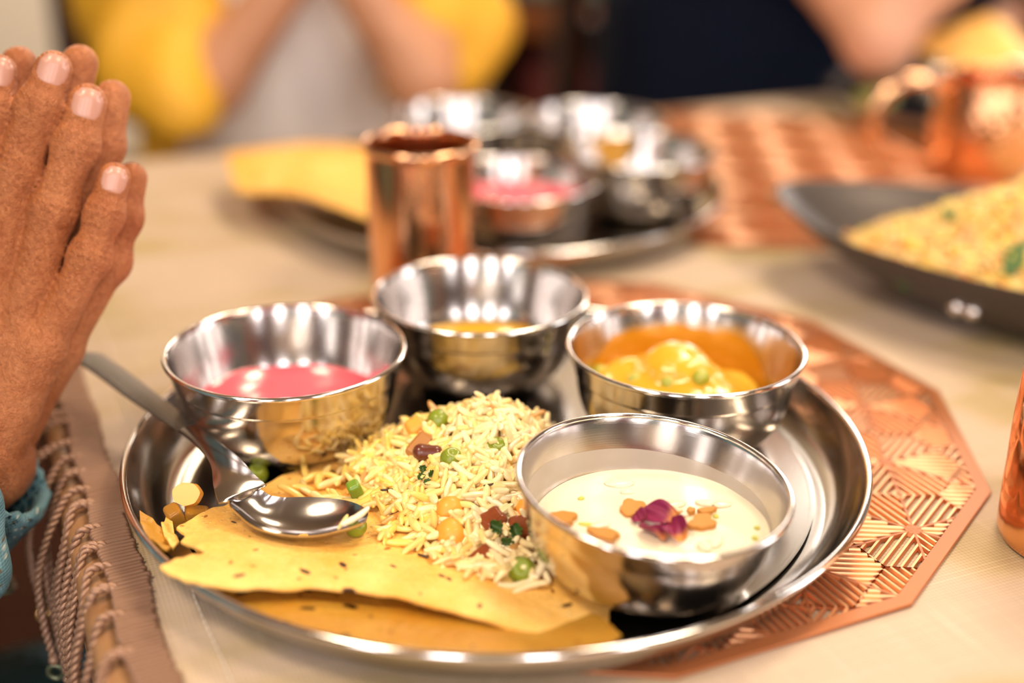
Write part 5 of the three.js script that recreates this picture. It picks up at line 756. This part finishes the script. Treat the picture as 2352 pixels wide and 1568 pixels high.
{ // the person at the left, palms pressed together beside the near thali
  const fwd = [TE.x, 0, TE.z], right = [TD.x, 0, TD.z];
  const o = seated([-0.47, 0, 0.13], fwd, right, { elR: [-0.365, -0.140, 0.045], elL: [-0.43, -0.065, -0.13], wrR: [-0.2085, -0.004, 0.0205], wrL: [-0.2125, -0.011, 0.0035] });
  const { bodyGeo, headGeo, lo, hi } = personParts(o), { hands, view } = namasteHands(true, 0.00115);
  const foreR = nets(sticks([[handR.wrist[0], [-0.25, -0.038, 0.025], 0.0172, 0.022], [[-0.25, -0.038, 0.025], o.elR, 0.022, 0.034]], 0.01), [-0.42, -0.20, -0.03], [-0.17, 0.04, 0.11], 0.004);
  const p = tag(mesh('person', [bodyGeo, headGeo, ...hands, foreR], M.skin), 'person at the left in pale teal with palms pressed together, fingers up', 'person');
  const nails = { middle: [0.0062, 0.0128, 1.02], ring: [0.0063, 0.0124, 1.0], pinky: [0.0054, 0.0106, 1.0], index: [0.0060, 0.0120, 1.0] };
  for (const f of FINGERS) { const t = handR[f][3], b = handR[f][2]; const mid = [0, 1, 2].map((i) => lerp(t[i], b[i], 0.12)); mesh('fingernail', nail(mid, b, view, lerp(t[3], b[3], 0.12) + 0.00015, nails[f][1], nails[f][2]), M.nail, p); }
  mesh('hair', hairGeo(o.head, fwd), M.hair, p); faceParts(p, o.head, fwd);
  const tunic = sticks([[o.hip, o.chest, 0.125, 0.125], [o.chest, o.neck, 0.11, 0.055], [o.chest, o.shR, 0.10, 0.066], [o.chest, o.shL, 0.10, 0.066], [o.shR, o.elR, 0.062, 0.054], [o.shL, o.elL, 0.062, 0.054], [o.hip, o.knR, 0.10, 0.085], [o.hip, o.knL, 0.10, 0.085]], 0.03);
  const cuff = (e, w, t) => e.map((x, i) => lerp(x, w[i], t));
  const sleeve = (e, w, t, r0, r1) => { const end = cuff(e, w, t), far = cuff(e, w, t + 0.3), ax = unit(sub3(w, e)), outer = sticks([[e, far, r0, r1]], 0.01), inner = sticks([[cuff(e, w, 0.05), far, r0 - 0.006, r1 - 0.0045]], 0.01); return (x, y, z) => Math.max(outer(x, y, z) + 0.004 * (fbm(x * 40, y * 40, z * 40, 2) - 0.5), -inner(x, y, z), dot3(sub3([x, y, z], end), ax)); };
  mesh('tunic', nets(tunic, lo, hi, 0.011), M.teal, p);
  mesh('sleeve', nets(sleeve(o.elR, o.wrR, 1.035, 0.055, 0.0270), [-0.46, -0.22, -0.05], [-0.14, 0.07, 0.14], 0.0035), M.teal, p);
  mesh('sleeve', nets(sleeve(o.elL, o.wrL, 0.92, 0.056, 0.032), [-0.53, -0.16, -0.22], [-0.16, 0.07, 0.08], 0.0035), M.teal, p);
  const hang = sticks([[[-0.195, 0.000, 0.060], [-0.1905, -0.022, 0.072], 0.010, 0.0125], [[-0.215, 0.02, 0.05], [-0.195, 0.0, 0.06], 0.014, 0.010]], 0.01); mesh('stole', nets((x, y, z) => hang(x, y, z) + 0.002 * (fbm(x * 90, y * 30, z * 90, 2) - 0.5), [-0.25, -0.05, 0.02], [-0.16, 0.05, 0.10], 0.0018), M.teal, p);
  { const inner = sticks([[cuff(o.elR, o.wrR, 0.3), cuff(o.elR, o.wrR, 1.3), 0.043, 0.0262]], 0.01), hole = sticks([[cuff(o.elR, o.wrR, 0.3), cuff(o.elR, o.wrR, 1.3), 0.0415, 0.0248]], 0.01), ax = unit(sub3(o.wrR, o.elR)), end = cuff(o.elR, o.wrR, 1.025); mesh('cuff_lining', nets((x, y, z) => Math.max(inner(x, y, z), -hole(x, y, z), dot3(sub3([x, y, z], end), ax), -0.08 - dot3(sub3([x, y, z], end), ax)), [-0.34, -0.13, -0.05], [-0.15, 0.05, 0.10], 0.0016), M.tealLining, p); }
  const tr = sticks([[o.hip, o.knR, 0.11, 0.082], [o.hip, o.knL, 0.11, 0.082], [o.knR, o.ftR, 0.08, 0.062], [o.knL, o.ftL, 0.08, 0.062]], 0.03);
  mesh('trousers', nets((x, y, z) => Math.max(tr(x, y, z) - 0.004 * (fbm(x * 22, y * 12, z * 22, 2) - 0.5), FLOOR + 0.06 - y), lo, hi, 0.014), M.tealDark, p);
}
const farHands = namasteHands(false, 0.0028).hands;
function movedHands(wrist, fwd) {                                      // the pressed palms, turned to face another way
  const m = new THREE.Matrix4().makeTranslation(0.2079, 0.0015, -0.0100), r = new THREE.Matrix4().makeRotationY(Math.atan2(fwd[0], fwd[2]) - Math.atan2(TE.x, TE.z)), t = new THREE.Matrix4().makeTranslation(...wrist);
  return farHands.map((g) => g.clone().applyMatrix4(m).applyMatrix4(r).applyMatrix4(t));
}
{ // the person in yellow across the table
  const fwd = [TD.x * 0.6, 0, 0.97], l = len3(fwd); fwd[0] /= l; fwd[2] /= l; const right = [-fwd[2], 0, fwd[0]];
  const seat = [-0.215, 0, -0.80], hw = [-0.156, 0.125, -0.630];
  const o = seated(seat, fwd, right, { elR: [-0.250, 0.012, -0.618], elL: [-0.072, 0.014, -0.618], wrR: [hw[0] - 0.006, hw[1], hw[2]], wrL: [hw[0] + 0.012, hw[1], hw[2] - 0.002] });
  const { bodyGeo, headGeo, lo, hi } = personParts(o);
  const p = tag(mesh('person', [bodyGeo, headGeo, ...movedHands(hw, fwd)], M.skinFar), 'person across the table in a white shirt and bright yellow shawl, forearms raised together', 'person');
  mesh('hair', hairGeo(o.head, fwd), M.hair, p); faceParts(p, o.head, fwd);
  const shirt = sticks([[o.hip, o.chest, 0.125, 0.122], [o.chest, o.neck, 0.105, 0.056], [o.chest, o.shR, 0.095, 0.062], [o.chest, o.shL, 0.095, 0.062], ], 0.03);
  const wrinkle = (x, y, z) => 0.010 * (fbm(x * 30 + 9, y * 8 + 9, z * 30 + 9, 3) - 0.5);
  const mid = [0, 1, 2].map((i) => lerp(o.shR[i], o.shL[i], 0.5)), side = (x, z) => (x - mid[0]) * right[0] + (z - mid[2]) * right[2], front = (x, z) => (x - mid[0]) * fwd[0] + (z - mid[2]) * fwd[2];
  mesh('shirt', nets((x, y, z) => Math.max(shirt(x, y, z) + wrinkle(x, y, z), Math.abs(side(x, z)) - 0.19), lo, hi, 0.009), M.white, p);
  const along = (a, b, k) => a.map((x, q) => lerp(x, b[q], k));
  const drape = sticks([[o.P(0.02, 0, -0.16), o.chest, 0.150, 0.145], [o.chest, o.shR, 0.12, 0.085], [o.chest, o.shL, 0.12, 0.085]], 0.025), gap = cone(o.P(0.19, 0, -0.3), o.P(0.19, 0, 0.3), 0.112, 0.100);
  const sleeves = sticks([[o.shR, along(o.shR, o.elR, 0.80), 0.078, 0.040], [o.shL, along(o.shL, o.elL, 0.78), 0.074, 0.038], [[-0.325, 0.07, -0.69], [-0.284, 0.008, -0.588], 0.056, 0.034], [[-0.30, 0.02, -0.63], [-0.262, -0.004, -0.575], 0.050, 0.028], [[-0.040, 0.045, -0.700], [-0.052, 0.014, -0.660], 0.050, 0.030]], 0.02);
  const dark = (x, y, z) => Math.max(Math.min(Math.max(drape(x, y, z), -gap(x, y, z)), sleeves(x, y, z)) + wrinkle(x, y, z) * 2.0, CLOTH + 0.0015 - y > 0 && front(x, z) > 0.06 ? CLOTH + 0.0015 - y : -1);
  mesh('shawl', nets(dark, lo.map((v) => v - 0.04), hi.map((v) => v + 0.03), 0.009), M.yellow, p);
  const skirt = sticks([[o.hip, o.knR, 0.115, 0.085], [o.hip, o.knL, 0.115, 0.085], [o.knR, o.ftR, 0.082, 0.075], [o.knL, o.ftL, 0.082, 0.075]], 0.05);
  mesh('trousers', nets((x, y, z) => Math.max(skirt(x, y, z), FLOOR + 0.06 - y), lo, hi, 0.016), M.white, p);
}
{ // the person in navy across the table
  const fwd = [-0.05, 0, 0.9987], right = [-0.9987, 0, -0.05];
  const seat = [0.330, 0, -1.06], hw = [0.375, 0.25, -0.71];
  const o = seated(seat, fwd, right, { elR: [0.318, 0.046, -0.655], elL: [0.56, -0.12, -1.00], wrR: [hw[0] - 0.006, hw[1], hw[2]], wrL: [0.45, -0.20, -0.78], shR: [0.175, 0.25, -1.00], shL: [0.50, 0.25, -1.04] });
  const { bodyGeo, headGeo, lo, hi } = personParts(o);
  const fat = nets(sticks([[o.elR, [0.360, 0.12, -0.685], 0.024, 0.046], [[0.360, 0.12, -0.685], hw, 0.046, 0.028], [o.elR, [0.345, 0.16, -0.78], 0.026, 0.052]], 0.02), [0.22, -0.04, -0.90], [0.46, 0.32, -0.58], 0.006);
  const p = tag(mesh('person', [bodyGeo, headGeo, fat, movedHands(hw, fwd)[0]], M.skinPale), 'person across the table in dark navy with a bare forearm raised behind the mug', 'person');
  mesh('hair', hairGeo(o.head, fwd), M.hair, p); faceParts(p, o.head, fwd);
  const top = sticks([[o.hip, o.chest, 0.165, 0.165], [o.chest, o.neck, 0.12, 0.06], [o.chest, o.shR, 0.13, 0.085], [o.chest, o.shL, 0.13, 0.085], [o.shR, [0.20, 0.16, -0.94], 0.085, 0.085], [o.shL, [0.50, 0.12, -0.93], 0.085, 0.08], [o.P(0.0, 0.11, 0.0), o.P(0.02, 0.10, -0.25), 0.12, 0.14], [o.P(0.0, -0.10, 0.0), o.P(0.02, -0.10, -0.25), 0.12, 0.14]], 0.04);
  mesh('navy_top', nets((x, y, z) => top(x, y, z) + 0.010 * (fbm(x * 16, y * 6, z * 16, 3) - 0.5), lo.map((v) => v - 0.08), hi.map((v) => v + 0.08), 0.012), M.navy, p);
  const tr = sticks([[o.hip, o.knR, 0.125, 0.09], [o.hip, o.knL, 0.125, 0.09], [o.knR, o.ftR, 0.085, 0.065], [o.knL, o.ftL, 0.085, 0.065]], 0.04);
  mesh('trousers', nets((x, y, z) => Math.max(tr(x, y, z), FLOOR + 0.06 - y), lo, hi, 0.016), M.navy, p);
}
renderer.render(scene, camera);
